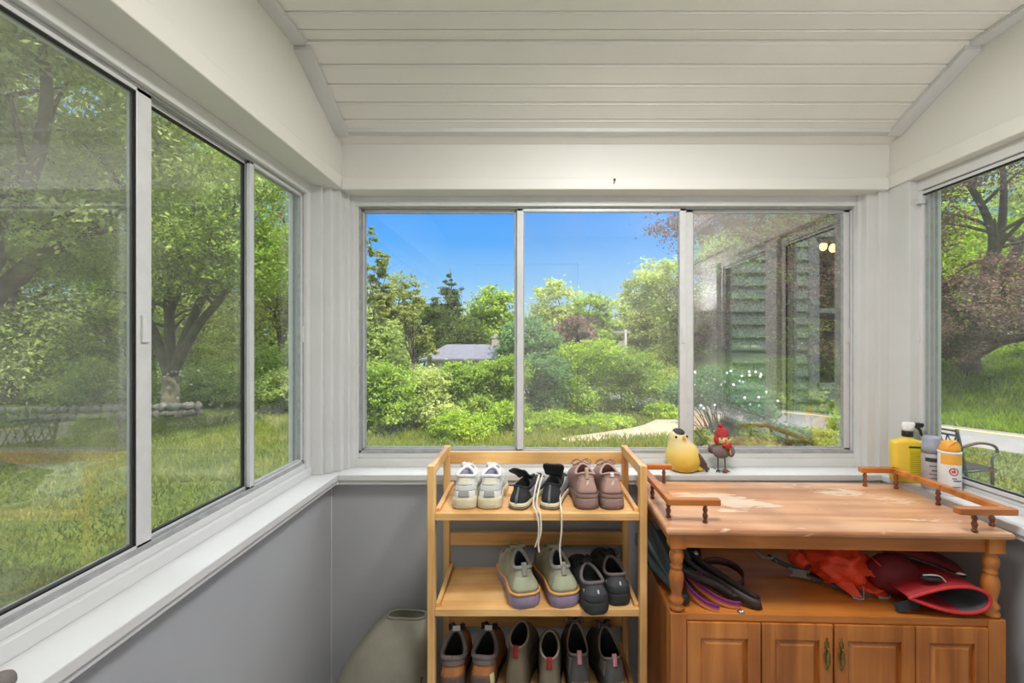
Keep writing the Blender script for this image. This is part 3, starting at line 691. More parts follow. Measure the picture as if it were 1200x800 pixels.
# purple maple on the right
mb = [(4.3, 11.5, 4.6, 1.3, 1.3, .9), (5.8, 11.8, 3.7, 1.5, 1.4, 1.0), (6.0, 12, 5.6, 1.9, 1.5, 1.2), (7.8, 12, 4.9, 1.9, 1.6, 1.2), (7.2, 11.6, 2.9, 1.3, 1.1, .7), (9.4, 12, 3.9, 1.8, 1.4, 1.0),
      (9.8, 11.6, 6.3, 2.2, 1.8, 1.3), (11.8, 11.6, 6.4, 2.2, 1.8, 1.4), (11.0, 10.6, 2.6, 1.5, 1.2, .75), (12.6, 10.8, 3.2, 1.6, 1.2, .7), (13.4, 10.6, 7.6, 2.2, 1.8, 1.2), (4.5, 11.8, 2.7, .8, .8, .8), (8.6, 12.2, 2.0, 1.3, 1.0, .6), (9.8, 10.2, 1.9, 1.1, 1.0, .5), (8.2, 11.8, 6.9, 1.8, 1.5, 1.0), (12.2, 9.8, 1.9, 1.3, 1.0, .4), (6.6, 12.6, 2.0, 1.4, 1.0, .9), (8.2, 13.0, 1.4, 1.3, 1.0, .7), (5.2, 12.6, 1.9, 1.1, .9, .7), (10.2, 12.8, 5.0, 1.6, 1.2, 1.0), (11.0, 11.7, 1.2, 1.5, .9, .45), (13.2, 11.6, 1.9, 1.5, 1.0, .55), (9.6, 12.8, 1.5, 1.2, .9, .6)]
mt = tree('purple_maple', 'wide dark purple-leaved maple with several leaning trunks across the road', (12.2, 12.6), mb, 120000, .042, GP, r0=.24, trunk_h=.4, bark=BARKD, seed=201, twigs=5, clumps=900, shell=.3, spread=.22)
p0 = Vector((12.2, 12.6, zt(12.2, 12.6)))
for i, (x, y, h, r, mat, lab) in enumerate([
  (15.5, 17.0, 7.5, 3.4, G4, 'bright lime tree glowing behind the maple trunks'),
  (9.5, 18.0, 6.0, 3.0, G1, 'light green tree behind the purple maple in the third pane'),
  (21.0, 17.5, 10.0, 4.2, G3, 'deep green tree at the far right behind the maple'),
  (7.2, 22.0, 5.5, 2.8, G2, 'mid green tree behind the left edge of the maple'),
  (17.0, 22.5, 11.0, 4.4, G2, 'tall green tree far behind the maple'),
  (21.0, 19.5, 7.0, 3.4, G2, 'green tree low behind the right edge of the maple'),
  (12.4, 19.8, 6.5, 3.0, G3, 'dark green tree directly behind the maple trunks')]):
    z0 = zt(x, y); rr = random.Random(i+45)
    bl = [(x+rr.uniform(-.5, .5)*r, y+rr.uniform(-.4, .4)*r, z0+h*t, r*.75*(1.15-.5*t), r*.6, h*.17) for t in (.15, .28, .4, .5, .6, .72, .84)]
    tree('hillside_tree', lab, (x, y), bl, 20000, .09, mat, group='trees on the bank behind the maple', r0=.2, trunk_h=h*.25, seed=210+i, twigs=2, clumps=380, shell=.35, spread=.2)
for i, (x, y, h, r, lab) in enumerate([(12.4, 13.8, .9, 2.0, 'sprawling light green undergrowth on the bank under the maple'), (10.0, 14.6, .9, 1.6, 'light green undergrowth on the bank left of the maple trunks'), (15.6, 12.8, 1.1, 1.8, 'leafy undergrowth on the bank at the right edge of the window'), (7.8, 13.4, .7, 1.2, 'lime-green undergrowth beyond the road in the third pane')]):
    z0 = zt(x, y); e_ = empty('bank_undergrowth', (x, y, z0), label=lab, cat='shrub')
    leaves('foliage', [(q*r*.5, 0, h*.3, r*.55, .9, h*.5) for q in (-1, 0, 1)], 9000, .045, G4, e_, 230+i, clumps=240, shell=.2)
    m = MB(); rr = random.Random(i)
    for k in range(16):
        a = rr.uniform(-1, 1)*r; m.tube([(a*.8, 0, -.05), (a, rr.uniform(-.5, .5), h*.5)], [.012, .004], 4)
    m.build('stems', BARK, e_)

# white rose bush and low plants under the third pane
bx_, by_ = 2.65, 6.3; z0 = zt(bx_, by_)
rb = empty('rose_bush', (bx_, by_, z0), label='arching bush with white roses and bare grey stems outside the third pane', cat='shrub')
m = MB(); rr = random.Random(8)
for k in range(60):
    a = rr.uniform(0, 6.28); s = rr.uniform(.25, .8); h = rr.uniform(.7, 1.45)
    m.tube(catmull([(rr.uniform(-.1, .1), rr.uniform(-.1, .1), -.03), (math.cos(a)*s*.25, math.sin(a)*s*.25, h*.5), (math.cos(a)*s*.65, math.sin(a)*s*.6, h*.85), (math.cos(a)*s, math.sin(a)*s*.8, h*.9)], 4), [.010-.0006*i for i in range(13)], 5)
m.build('stems', plain('grey_twigs', lin(128, 116, 106), .9), rb)
leaves('foliage', [(-.35, 0, 1.15, .38, .4, .22), (.25, 0, 1.05, .42, .4, .22), (.0, .1, 1.35, .3, .35, .15), (.55, 0, .85, .25, .3, .2)], 13000, .020, GB, rb, 301, clumps=260, shell=.1, spread=.25)
m = MB()
for k in range(48):
    c = (rr.uniform(-.65, .6), rr.uniform(-.45, .1), rr.uniform(.95, 1.45)); 
    for q in range(5):
        a = q*1.257; m.ell((c[0]+.010*math.cos(a), c[1]+rr.uniform(-.005, .005), c[2]+.010*math.sin(a)), (.010, .005, .010), 6, 4)
    m.ell(c, (.007, .009, .007), 6, 4)
b_ = m.build('roses', plain('white_petals', lin(246, 246, 240), .7), rb, smooth=True); b_['label'] = 'white rose blossoms'
for i, (px, ty, by, hw, mat, lab) in enumerate([(880, 492, 560, 26, G3, 'low dark green plants below the third pane beside the rose bush'), (925, 496, 556, 26, GB, 'low grey-green plants below the middle of the third pane'), (962, 500, 556, 22, G2, 'low green plants left of the yellowish shrub'), (990, 482, 552, 18, G4, 'yellow-green low shrub at the right of the third pane'), (836, 504, 566, 16, G2, 'thin green plants at the foot of the rose bush')]):
    Y = 1.85*533/(by-400); p = P(px, ty, Y); r = hw*Y/533; z0 = zt(p.x, Y); H = p.z-z0
    e_ = empty('border_plants', (p.x, Y, z0), label=lab, cat='shrub')
    leaves('foliage', [(0, 0, H*.45, r, .4, H*.5), (-r*.4, 0, H*.7, r*.5, .3, H*.3), (r*.5, 0, H*.6, r*.4, .3, H*.35)], 7000, .022, mat, e_, 310+i, clumps=190, shell=.1, aspect=.35)
    m = MB()
    for k in range(22):
        a = rr.uniform(-1, 1)*r; m.tube([(a*.8, 0, -.03), (a, rr.uniform(-.3, .3), H*.7)], [.007, .002], 4)
    m.build('stems', BARK, e_)

# grass blades
def grass(name, n, region, hgt, mat, seed, lab, wid=.006):
    rng = np.random.default_rng(seed)
    x0, x1, y0, y1 = region
    d = rng.uniform(0, 1, n)
    y = y0+(y1-y0)*rng.uniform(0, 1, n)**1.3; x = x0+(x1-x0)*rng.uniform(0, 1, n)
    z = np.array([zt(a, b) for a, b in zip(x, y)])
    keep = np.ones(n, bool)
    s = (x-6.4)*.74+(y-11)*.67; keep &= ~((np.abs(s) < 1.45))
    keep &= ~((x > -1.1) & (x < 1.8) & (y < 2.3))
    dxs = np.array([-1.2, .8, 2.4, 3.6, 4.8]); dys = np.array([7.7, 8.5, 9.3, 10.6, 12.4])
    keep &= ~((np.abs(y-np.interp(x, dxs, dys)) < np.interp(x, dxs, [0, .1, .5, 1.0, 1.4])) & (x > .8) & (x < 4.8))
    x, y, z = x[keep], y[keep], z[keep]; n = len(x)
    a = rng.uniform(0, 6.28, n); h = hgt*rng.uniform(.5, 1.3, n); w = wid*(1+y/6); ln = rng.normal(size=(n, 2))*.45*h[:, None]
    V = np.empty((n, 3, 3)); V[:, 0] = np.stack([x-np.cos(a)*w, y-np.sin(a)*w, z-.005], 1); V[:, 1] = np.stack([x+np.cos(a)*w, y+np.sin(a)*w, z-.005], 1)
    V[:, 2] = np.stack([x+ln[:, 0], y+ln[:, 1], z+h], 1)
    me = bpy.data.meshes.new(name); me.vertices.add(3*n); me.vertices.foreach_set('co', V.reshape(-1))
    me.loops.add(3*n); me.loops.foreach_set('vertex_index', np.arange(3*n)); me.polygons.add(n)
    me.polygons.foreach_set('loop_start', np.arange(0, 3*n, 3)); me.polygons.foreach_set('loop_total', np.full(n, 3)); me.update(calc_edges=True)
    me.materials.append(mat); ob = bpy.data.objects.new(name, me); COL.objects.link(ob)
    return tag(ob, lab, 'grass', kind='stuff')
GRS = leafmat('grass_blades', [lin(62, 78, 32), lin(90, 106, 44), lin(118, 130, 60), lin(140, 146, 84)], trans=.3, nscale=.8)
grass('lawn_grass', 120000, (-12, -1.1, .0, 11.5), .05, GRS, 1, 'short mown green grass of the lawn outside the left windows')
grass('roadside_grass', 45000, (1.9, 8.5, .5, 9), .055, GRS, 2, 'green grass between the porch and the road on the right')
grass('meadow_grass', 50000, (-6, 4.5, 6, 13), .11, leafmat('meadow_blades', [lin(78, 98, 38), lin(116, 134, 54), lin(146, 152, 78), lin(160, 156, 104)], nscale=.8), 3, 'rough pale green meadow grass around the dirt drive')
grass('bank_grass', 60000, (7, 19, 8.5, 17), .16, leafmat('bank_blades', [lin(96, 124, 44), lin(144, 172, 62), lin(178, 200, 84)], nscale=.8), 4, 'long bright grass on the bank beyond the road', wid=.008)

# black iron garden bench outside the right window
IRON = plain('black_cast_iron', lin(34, 38, 36), .5, metal=.3)
bn = empty('garden_bench', (4.74, 5.42, zt(4.74, 5.42)), rz=math.radians(-78), label='black cast-iron garden bench with lattice back on the grass by the road', cat='bench')
m = MB()
for s in (-1, 1):
    x = s*.52
    m.tube(catmull([(x, .22, 0), (x, .2, .25), (x, .2, .42)], 4), .018, 6); m.tube(catmull([(x, -.22, 0), (x, -.16, .3), (x, -.2, .5), (x, -.3, .88)], 4), .018, 6)
    m.tube([(x, -.2, .42), (x, .24, .42)], .015, 6)
    m.tube(catmull([(x, -.25, .68), (x, 0, .72), (x, .22, .68), (x, .27, .60), (x, .2, .55), (x, .2, .42)], 4), .015, 6)
m.build('bench_frame', IRON, bn, smooth=True)
m = MB()
for k in range(6): m.box(-.52, .52, -.18+k*.07, -.13+k*.07, .425, .445)
m.build('seat', IRON, bn)
m = MB(); up_ = Vector((0, -.1, .38)).normalized()
a0, a1 = Vector((-.5, -.205, .50)), Vector((-.5, -.295, .86))
for k in (0, .14, .86, 1):
    q = a0.lerp(a1, k); m.tube([q, q+Vector((1.0, 0, 0))], .012, 6)
for k in range(13):
    x = k/12
    if k < 12:
        m.tube([a0.lerp(a1, .14)+Vector((x, 0, 0)), a0.lerp(a1, .86)+Vector((x+1/12, 0, 0))], .007, 5); m.tube([a0.lerp(a1, .14)+Vector((x+1/12, 0, 0)), a0.lerp(a1, .86)+Vector((x, 0, 0))], .007, 5)
m.build('backrest', IRON, bn, smooth=True)
# ------------------------------------------------------------------ shoe rack
def pine(ax): return wood('pine_wood_'+'xyz'[ax], lin(218, 162, 96), lin(238, 188, 120), lin(246, 206, 144), axis=ax, rough=.42, scale=2.2, coat=.25)
PX, PY, PZ = pine(0), pine(1), pine(2)
rk = empty('shoe_rack', (.026, 1.445, 0), label='light pine three-tier shoe rack standing under the back window', cat='shoe rack')
RW, RD = .35, .302         # half width, depth
pw, pd = .024, .030
for sx_ in (-1, 1):
    for y0 in (0, RD-pd):
        m = MB(); a, b = sorted((sx_*RW, sx_*(RW-pw))); m.box(a, b, y0, y0+pd, 0, .955 if y0 == 0 else .953)
        m.build('post', PZ, rk, bevel=.003)
    a, b = sorted((sx_*(RW-.003), sx_*(RW-pw+.003)))
    MB().box(a, b, pd-.001, RD-pd+.001, .918, .953).build('top_side_rail', PY, rk, bevel=.003)
    a, b = sorted((sx_*(RW-pw), sx_*(RW-pw-.014)))
    for z in (.8035, .498, .19):
        MB().box(a, b, .016, RD-.008, z-.006, z+.012).build('side_rail', PY, rk, bevel=.002)
for z0, z1 in ((.885, .932), (.577, .625), (.268, .318)):
    MB().box(-RW+pw-.001, RW-pw+.001, RD-.022, RD-.006, z0, z1).build('back_rail', PX, rk, bevel=.003)
for z in (.8035, .498, .19):
    m = MB(); w_ = RW-pw-.0145
    m.box(-w_, w_, .0258, RD-.024, z-.014, z)
    m.box(-RW+pw, RW-pw, .004, .026, z-.024, z)
    m.build('shelf', PX, rk, bevel=.002)

# ------------------------------------------------------------------ shoes
def shoe(name, label, cat, loc, rz, sp, group=None):
    N = 48; L, Wd = sp['L'], sp['W']; sh, sf = sp.get('sh', .03), sp.get('sf', .022)
    root = empty(name, loc, rz, label, cat, group)
    bend = sp.get('bend', 0)
    hb, tb = sp.get('heel_box', .14), sp.get('toe_box', .30)
    def hw(t):
        a = 1
        if t < hb: a *= (1-(1-t/hb)**2.4)**(1/2.4)
        if t > 1-tb: a *= max(0, (1-((t-1+tb)/tb)**2.3))**(1/2.3)
        s = np.interp(t, [0, .15, .42, .7, .85, 1], [sp.get('hk', .80), sp.get('hk', .80), .76, 1, .98, .9])
        return Wd/2*a*s
    def foot(j, ins=0, z=0):
        ph = 2*math.pi*j/N; t = (1-math.cos(ph))/2; h = hw(t)
        sg = 1 if math.sin(ph) > 1e-9 else (-1 if math.sin(ph) < -1e-9 else 0)
        x = sg*max(h-ins, 0); y = L*t
        y = min(max(y, ins*1.0), L-ins) if ins > 0 else y+(-ins if t > .5 else ins)*abs(2*t-1)
        x += bend*math.sin(math.pi*t)*.012*(1 if t > .3 else .5)
        spring = .012*max(0, (t-.72)/.28)**2
        return Vector((x, y, z+spring*(1 if z < .5 else 0)))
    def tj(j): return (1-math.cos(2*math.pi*j/N))/2
    top = lambda j: sh+(sf-sh)*sm(tj(j)/.8)
    R = range(N)
    m = MB()
    fl = sp.get('flare', .003)
    m.loft([[foot(j, .006, 0) for j in R], [foot(j, .0015, .003) for j in R], [foot(j, -fl*.4, top(j)*.4) for j in R], [foot(j, -fl*.2, top(j)*.75) for j in R], [foot(j, .002, top(j)) for j in R], [foot(j, .012, top(j)+.001) for j in R]])
    m.build('sole', sp['sole'], root, smooth=True)
    if sp.get('outsole'):
        MB().loft([[foot(j, .0065, -.0005) for j in R], [foot(j, .000, .002) for j in R], [foot(j, -fl*.45-.0012, .008) for j in R], [foot(j, .004, .0085) for j in R]]).build('outsole', sp['outsole'], root, smooth=True)
    cy, cl_, cw = sp.get('cy', .30)*L, sp.get('cl', .20)*L, sp.get('cw', .034)
    zh, zs, zf = sp['zh'], sp['zs'], sp['zf']; lean = sp.get('lean', 0)
    def coll(ph, k=1.0):
        c = (1-math.cos(ph))/2
        z = zh*(1-c)*(1-2*c)+zs*4*c*(1-c)+zf*c*(2*c-1)
        return Vector((cw*k*math.sin(ph)*(1+.12*math.cos(ph)), cy-cl_*k*math.cos(ph)+lean*z, z))
    toeh = sp.get('toeh', .058)
    def Sf(j, s, off=0):
        ph = 2*math.pi*(j % N)/N; jf = j % N
        if abs(jf-round(jf)) < 1e-6: A = foot(int(round(jf)), .003, top(jf)-.003)
        else:
            a0, a1 = foot(int(jf), .003, top(int(jf))-.003), foot((int(jf)+1) % N, .003, top((int(jf)+1) % N)-.003); A = a0.lerp(a1, jf-int(jf))
        C = coll(ph); tt = tj(jf); toe = sm((tt-.35)/.6)
        k = (C.z-A.z)*.5*(1-toe)+(toeh*1.25-A.z)*toe
        P1 = A+Vector((0, 0, k))-Vector((0, (sp.get('heelin', .002))*(1-tt), 0))
        al = .12*(1-toe)+.62*toe; D = A-C; D.z = 0
        P2 = C+D*al; P2.z = C.z-(C.z-A.z)*(.38*(1-toe)+sp.get('instep', .30)*toe)
        q = (1-s)**3*A+3*(1-s)**2*s*P1+3*(1-s)*s*s*P2+s**3*C
        if off:
            e_ = .02; a = Sf(j+.3, s); b = Sf(j-.3, s); c = Sf(j, min(s+e_, 1)); d = Sf(j, max(s-e_, 0))
            n = (a-b).cross(c-d)
            if n.length > 1e-12: q = q+n.normalized()*off
        return q
    ss = [i/12 for i in range(13)]
    m = MB(); m.loft([[Sf(j, s) for j in R] for s in ss], False, False)
    m.build('upper', sp['upper'], root, smooth=True)
    # lining: down inside the collar
    m = MB(); ins = sh+.008
    rings = [[coll(2*math.pi*j/N) for j in R], [coll(2*math.pi*j/N, .93)+Vector((0, 0, .001)) for j in R]]
    for f in (.25, .55, .85):
        rings.append([Vector((q.x, q.y, q.z+(ins-q.z)*f)) for q in [coll(2*math.pi*j/N, .9) for j in R]])
    rings.append([Vector((coll(2*math.pi*j/N, .8).x, coll(2*math.pi*j/N, .85).y, ins)) for j in R])
    m.loft(rings, False, True); m.build('lining', sp['lining'], root, smooth=True)
    rim = sp.get('rim', .0035)
    pts = [coll(2*math.pi*j/N, .97) for j in R]; pts.append(pts[0])
    MB().tube(pts, rim, 8, cap=False).build('collar', sp.get('collar', sp['upper']), root, smooth=True)
    def patch(nm, mat, j0, j1, s0, s1, off=.0012, ns=6, shape=None):
        m = MB(); js = [j0+(j1-j0)*i/10 for i in range(11)]; rows = []
        for i in range(ns+1):
            f = i/ns; row = []
            for q, j in enumerate(js):
                sa, sb = (s0, s1) if not shape else shape(q/10, s0, s1)
                row.append(Sf(j, sa+(sb-sa)*f, off))
            rows.append(row)
        m.loft(rows, False, False, closed=False)
        ob = m.build(nm, mat, root, smooth=True)
        so = ob.modifiers.new('thick', 'SOLIDIFY'); so.thickness = .0014; so.offset = 0
        return ob
    for pa in sp.get('patches', []): patch(*pa)
    if sp.get('tongue'):
        tz, tw, dx, dy = sp['tongue']; m = MB(); h = N/2
        c = coll(math.pi); a = Sf(h, .8, .002)
        base_ = [a, c+Vector((0, .0, .002)), c+Vector((dx*.4, dy*.4, tz*.5)), c+Vector((dx*.8, dy*.8, tz*.85)), c+Vector((dx, dy, tz))]
        pts = catmull(base_, 4); rings = []
        for i, q in enumerate(pts):
            d = (pts[min(i+1, len(pts)-1)]-pts[max(i-1, 0)]).normalized(); sd = Vector((1, 0, 0)); sd = (sd-d*sd.dot(d)).normalized(); nn = sd.cross(d)
            wk = tw/2*np.interp(i/(len(pts)-1), [0, .35, .6, .8, .92, 1], [.6, .85, 1, .95, .8, .5]); row = []
            for k in range(9):
                u = k/4-1; row.append(q+sd*u*wk+nn*(-sp.get('cup', .012)*u*u)+nn*.003)
            for k in range(8, -1, -1):
                u = k/4-1; row.append(q+sd*u*wk+nn*(-sp.get('cup', .012)*u*u)-nn*.002)
            rings.append(row)
        m.loft(rings); m.build('tongue', sp.get('tongue_mat', sp['upper']), root, smooth=True)
    if sp.get('laces'):
        m = MB(); h = N/2; lr = sp.get('lace_r', .0018); n = 5
        for i in range(n):
            s = .94-.07*i; s2 = s-.05
            for sg in (-1, 1):
                a, b = Sf(h-2.2*sg-i*.35*sg, s, .002), Sf(h+2.2*sg+i*.35*sg, s2, .002); mid = (a+b)/2+Vector((0, .002, .006))
                m.tube(catmull([a, mid, b], 4), lr, 6)
        c = Sf(h, .93, .008)
        if sp.get('bow', 1):
            for sg in (-1, 1):
                m.tube(catmull([c, c+Vector((sg*.016, .004, .008)), c+Vector((sg*.034, .0, .001)), c+Vector((sg*.028, -.006, -.009)), c+Vector((sg*.010, 0, -.003)), c], 5), lr, 6)
                m.tube(catmull([c, c+Vector((sg*.014, .012, .004)), c+Vector((sg*.034, .022, -.012))], 5), lr, 6)
        m.build('laces', sp['laces'], root, smooth=True)
    if sp.get('pull'):
        mat, hgt, w, drop = sp['pull']; c = coll(0)
        m = MB(); m.ribbon(catmull([Sf(0, .86-drop, .003), Sf(0, .96, .004), c+Vector((0, -.002, hgt)), c+Vector((0, .006, hgt)), c+Vector((0, .006, -.008))], 4), w, .002, (1, 0, 0))
        m.build('pull_tab', mat, root, smooth=True)
    for ex in sp.get('extra', []): ex(root, Sf, coll, N)
    return root

def fab(n, c, **k): return plain(n, lin(*c), k.pop('rough', .8), bump=k.pop('bump', .25), bscale=k.pop('bscale', 350), **k)
CRM = plain('cream_rubber', lin(222, 214, 184), .55, var=.1, scale=40)
OFFW = fab('white_leather', (228, 228, 224), rough=.5, bump=.08)
PALE = fab('pale_grey_suede', (190, 192, 190)); LAV = fab('lavender_lining', (170, 166, 196))
BLK = fab('black_fabric', (38, 39, 42)); BLKR = plain('black_rubber_sole', lin(48, 50, 50), .7, var=.15)
DARK = fab('dark_lining', (16, 16, 18)); DG = fab('charcoal_mesh', (70, 72, 76), bscale=500)
def stars(root, Sf, coll, N): pass
WS = dict(L=.285, W=.097, hk=.83, heel_box=.11, sh=.038, sf=.026, sole=CRM, outsole=plain('tan_outsole', lin(186, 166, 140), .7), upper=OFFW, lining=LAV, collar=OFFW, rim=.006, zh=.100, zs=.093, zf=.108, cw=.030, cy=.26, cl=.14, laces=fab('white_lace', (232, 232, 228)), lace_r=.0022, bow=0, tongue=(.012, .05, 0, .010),
  patches=[('heel_counter', PALE, -6.5, 6.5, .30, .52), ('heel_patch', fab('grey_heel_patch', (166, 166, 162)), -1.5, 1.5, .06, .32, .002), ('side_patch', fab('light_grey_side', (206, 206, 200)), 5, 13, .10, .45), ('side_patch', fab('light_grey_side', (206, 206, 200)), -5, -13, .10, .45), ('heel_top', fab('cream_heel_top', (212, 210, 190), rough=.6), -4, 4, .56, .90, .0018)])
shoe('sneaker', 'left shoe of the worn white sneakers on the top shelf, nearest the rack post', 'shoe', (-.212, 1.478, .8035), .03, WS)
shoe('sneaker', 'right shoe of the worn white sneakers, beside the black canvas shoes', 'shoe', (-.130, 1.478, .8035), -.02, WS)
# black canvas low-tops with long white laces
BS = dict(cup=.002, L=.27, W=.092, hk=.74, sh=.022, sf=.022, sole=CRM, upper=BLK, lining=DARK, collar=BLK, rim=.0028, zh=.070, zs=.060, zf=.078, cw=.027, cy=.25, cl=.15, toeh=.048, laces=fab('grey_white_lace', (206, 204, 196)), lace_r=.0022, bow=0, flare=.0015,
  patches=[('toe_cap', plain('white_toe_cap', lin(214, 212, 204), .5), 20, 28, .02, .34, .002), ('silver_side', plain('silver_leather', lin(170, 172, 180), .3, metal=.3, var=.2), 8, 18, .12, .72), ('silver_side', plain('silver_leather', lin(170, 172, 180), .3, metal=.3, var=.2), -8, -18, .12, .72), ('heel_strip', fab('grey_strip', (112, 112, 112)), -.55, .55, .05, .95, .0022)])
def sole_line(root, Sf, coll, N):
    for zz in (.004, .010):
        pts = [Sf(j, 0)+Vector((0, 0, zz-.019)) for j in range(-12, 13)]
        c = Vector((0, .05, 0)); pts = [Vector((q.x*1.09, q.y-.0035*(1 if q.y < .02 else .2), q.z)) for q in pts]
        MB().tube(pts, .0011, 5).build('sole_line', BLKR, root)
BSA = dict(BS, tongue=(.030, .052, -.045, -.035), extra=[sole_line]); BSB = dict(BS, zh=.078, zs=.066, zf=.082, tongue=(.046, .074, .0, -.030), extra=[sole_line])
sa = shoe('canvas_shoe', 'left black canvas shoe with its tongue flopped over to the left', 'shoe', (-.042, 1.474, .8035), -.30, BSA)
sb = shoe('canvas_shoe', 'right black canvas shoe with tall tongue and long white laces hanging off the shelf', 'shoe', (.064, 1.474, .8035), -.22, BSB)
# hanging laces (world points turned into the shoe's space)
def hanging(parent, runs, mat, w=.0055):
    inv = (Matrix.Translation(parent.location) @ parent.rotation_euler.to_matrix().to_4x4()).inverted()
    for r in runs:
        MB().ribbon([inv @ p for p in catmull(r, 6)], w, .0014, inv.to_3x3() @ Vector((1, .25, 0))).build('hanging_lace', mat, parent, smooth=True, label='long loose white lace hanging over the shelf edge')
LACE = fab('long_white_lace', (218, 210, 192))
hanging(sb, [
 [P(632, 556, 1.56), P(628, 570, 1.50), P(625, 590, 1.462), P(628, 599, 1.442), P(631, 612, 1.433), P(631, 628, 1.432), P(627, 641, 1.432)],
 [P(636, 556, 1.57), P(631, 575, 1.49), P(629, 592, 1.458), P(633, 602, 1.440), P(634, 622, 1.431), P(631, 636, 1.431), P(632, 647, 1.431)],
 [P(655, 560, 1.60), P(656, 576, 1.53), P(657, 592, 1.462), P(658, 601, 1.440), P(658, 622, 1.431), P(656, 642, 1.431), P(658, 663, 1.430)]], LACE)
# mauve-brown trainers
MV = fab('mauve_brown_suede', (164, 132, 122)); MVS = plain('mauve_rubber', lin(150, 124, 120), .55, var=.1)
def emblem(root, Sf, coll, N):
    for sg in (-1, 1):
        m = MB(); c = Sf(sg*.28, .55+.03*sg, .0025); d = Vector((sg*.0, 0, 0))
        m.add([c+Vector((-.0035, -.001, -.001*sg)), c+Vector((0, -.001, .010)), c+Vector((.0035, -.001, .001*sg)), c+Vector((0, -.001, -.010)), c+Vector((-.0035, 0, 0)), c+Vector((0, 0, .010)), c+Vector((.0035, 0, 0)), c+Vector((0, 0, -.010))], [(0, 3, 2, 1), (4, 5, 6, 7), (0, 1, 5, 4), (1, 2, 6, 5), (2, 3, 7, 6), (3, 0, 4, 7)])
        m.build('heel_emblem', plain('pale_print', lin(236, 224, 214), .5), root)
MS = dict(L=.28, W=.096, hk=.80, heel_box=.12, sh=.040, sf=.026, sole=MVS, outsole=plain('dark_mauve_outsole', lin(104, 84, 82), .7), upper=MV, lining=fab('maroon_lining', (72, 36, 38)), collar=fab('mauve_collar', (178, 146, 134)), rim=.0045, zh=.112, zs=.100, zf=.120, cw=.031, cy=.25, cl=.15, laces=fab('mauve_lace', (150, 124, 120)), extra=[emblem],
  patches=[('heel_counter', fab('mauve_counter', (150, 122, 114)), -7, 7, .02, .12, .003), ('heel_panel', fab('mauve_panel', (172, 138, 126)), -4, 4, .14, .80)])
shoe('trainer', 'left mauve-brown trainer with fabric pull loop on the top shelf', 'shoe', (.192, 1.476, .8035), .05, dict(MS, pull=(fab('beige_loop', (186, 162, 140)), .014, .012, .12)))
shoe('trainer', 'right mauve-brown trainer with pale heel tab, last on the top shelf', 'shoe', (.274, 1.474, .8035), .02, dict(MS, pull=(fab('white_tab', (232, 224, 218)), .001, .012, .02)))
# grey and lavender chunky running shoes
GM = leaf = None
GYL = plain('grey_green_knit', lin(164, 162, 140), .85, var=.22, scale=28, bump=.3, bscale=500)
LVS = plain('lavender_foam', lin(152, 136, 162), .6, var=.16, scale=30)
def stripe(root, Sf, coll, N):
    pts = [Sf(j, .035, .003) for j in range(-17, 18)]
    MB().tube(pts, .0042, 7).build('midsole_stripe', plain('orange_foam_stripe', lin(232, 168, 92), .6), root, smooth=True)
RS = dict(L=.295, W=.118, hk=.84, sh=.045, sf=.034, flare=.007, sole=LVS, upper=GYL, lining=fab('dark_navy_lining', (30, 34, 48)), collar=fab('grey_knit_collar', (158, 160, 156)), rim=.0065, zh=.112, zs=.104, zf=.134, cw=.029, cy=.30, cl=.15, toeh=.075, heelin=-.010, laces=fab('grey_lace', (128, 124, 110)), bow=0, tongue=(.012, .055, 0, .0), extra=[stripe],
  patches=[('heel_panel', fab('sage_panel', (168, 172, 146)), -5, 5, .10, .62), ('toe_panel', fab('taupe_toe', (142, 126, 100)), 18, 30, .05, .6)])
shoe('running_shoe', 'left chunky running shoe with lavender sole and orange stripe on the middle shelf', 'shoe', (-.006, 1.448, .498), .24, dict(RS, pull=(fab('grey_loop', (150, 150, 140)), .012, .016, .22)))
shoe('running_shoe', 'right chunky running shoe with lavender sole, next to the black walking shoes', 'shoe', (.122, 1.452, .498), .22, dict(RS, pull=(fab('grey_loop', (150, 150, 140)), .012, .016, .22)))
# black walking shoes
def reflect(root, Sf, coll, N):
    R_ = plain('reflective_tab', lin(206, 210, 212), .3)
    MB().ribbon([Sf(.3, .42, .003), Sf(.3, .52, .003), Sf(.3, .62, .003)], .005, .001, (1, 0, 0)).build('reflective_tab', R_, root)
    MB().ribbon([Sf(-5.5, .40, .003), Sf(-6.2, .48, .003)], .008, .001, (0, 0, 1)).build('reflective_tab', R_, root)
KS = dict(L=.285, W=.104, hk=.80, sh=.042, sf=.030, flare=.004, sole=BLKR, upper=DG, lining=DARK, collar=fab('grey_collar', (116, 108, 110)), rim=.0055, zh=.090, zs=.080, zf=.104, cw=.034, cy=.27, cl=.18, toeh=.064, laces=BLK, bow=1, tongue=(.014, .05, 0, .005), tongue_mat=BLK, extra=[reflect],
  patches=[('heel_counter', fab('black_counter', (50, 52, 56)), -7, 7, .02, .34, .002), ('toe_cap', BLK, 17, 31, .02, .75, .002)])
shoe('walking_shoe', 'left black walking shoe overhanging the front of the middle shelf', 'shoe', (.216, 1.412, .498), .16, KS)
shoe('walking_shoe', 'right black walking shoe at the right end of the middle shelf', 'shoe', (.294, 1.462, .498), .10, KS)
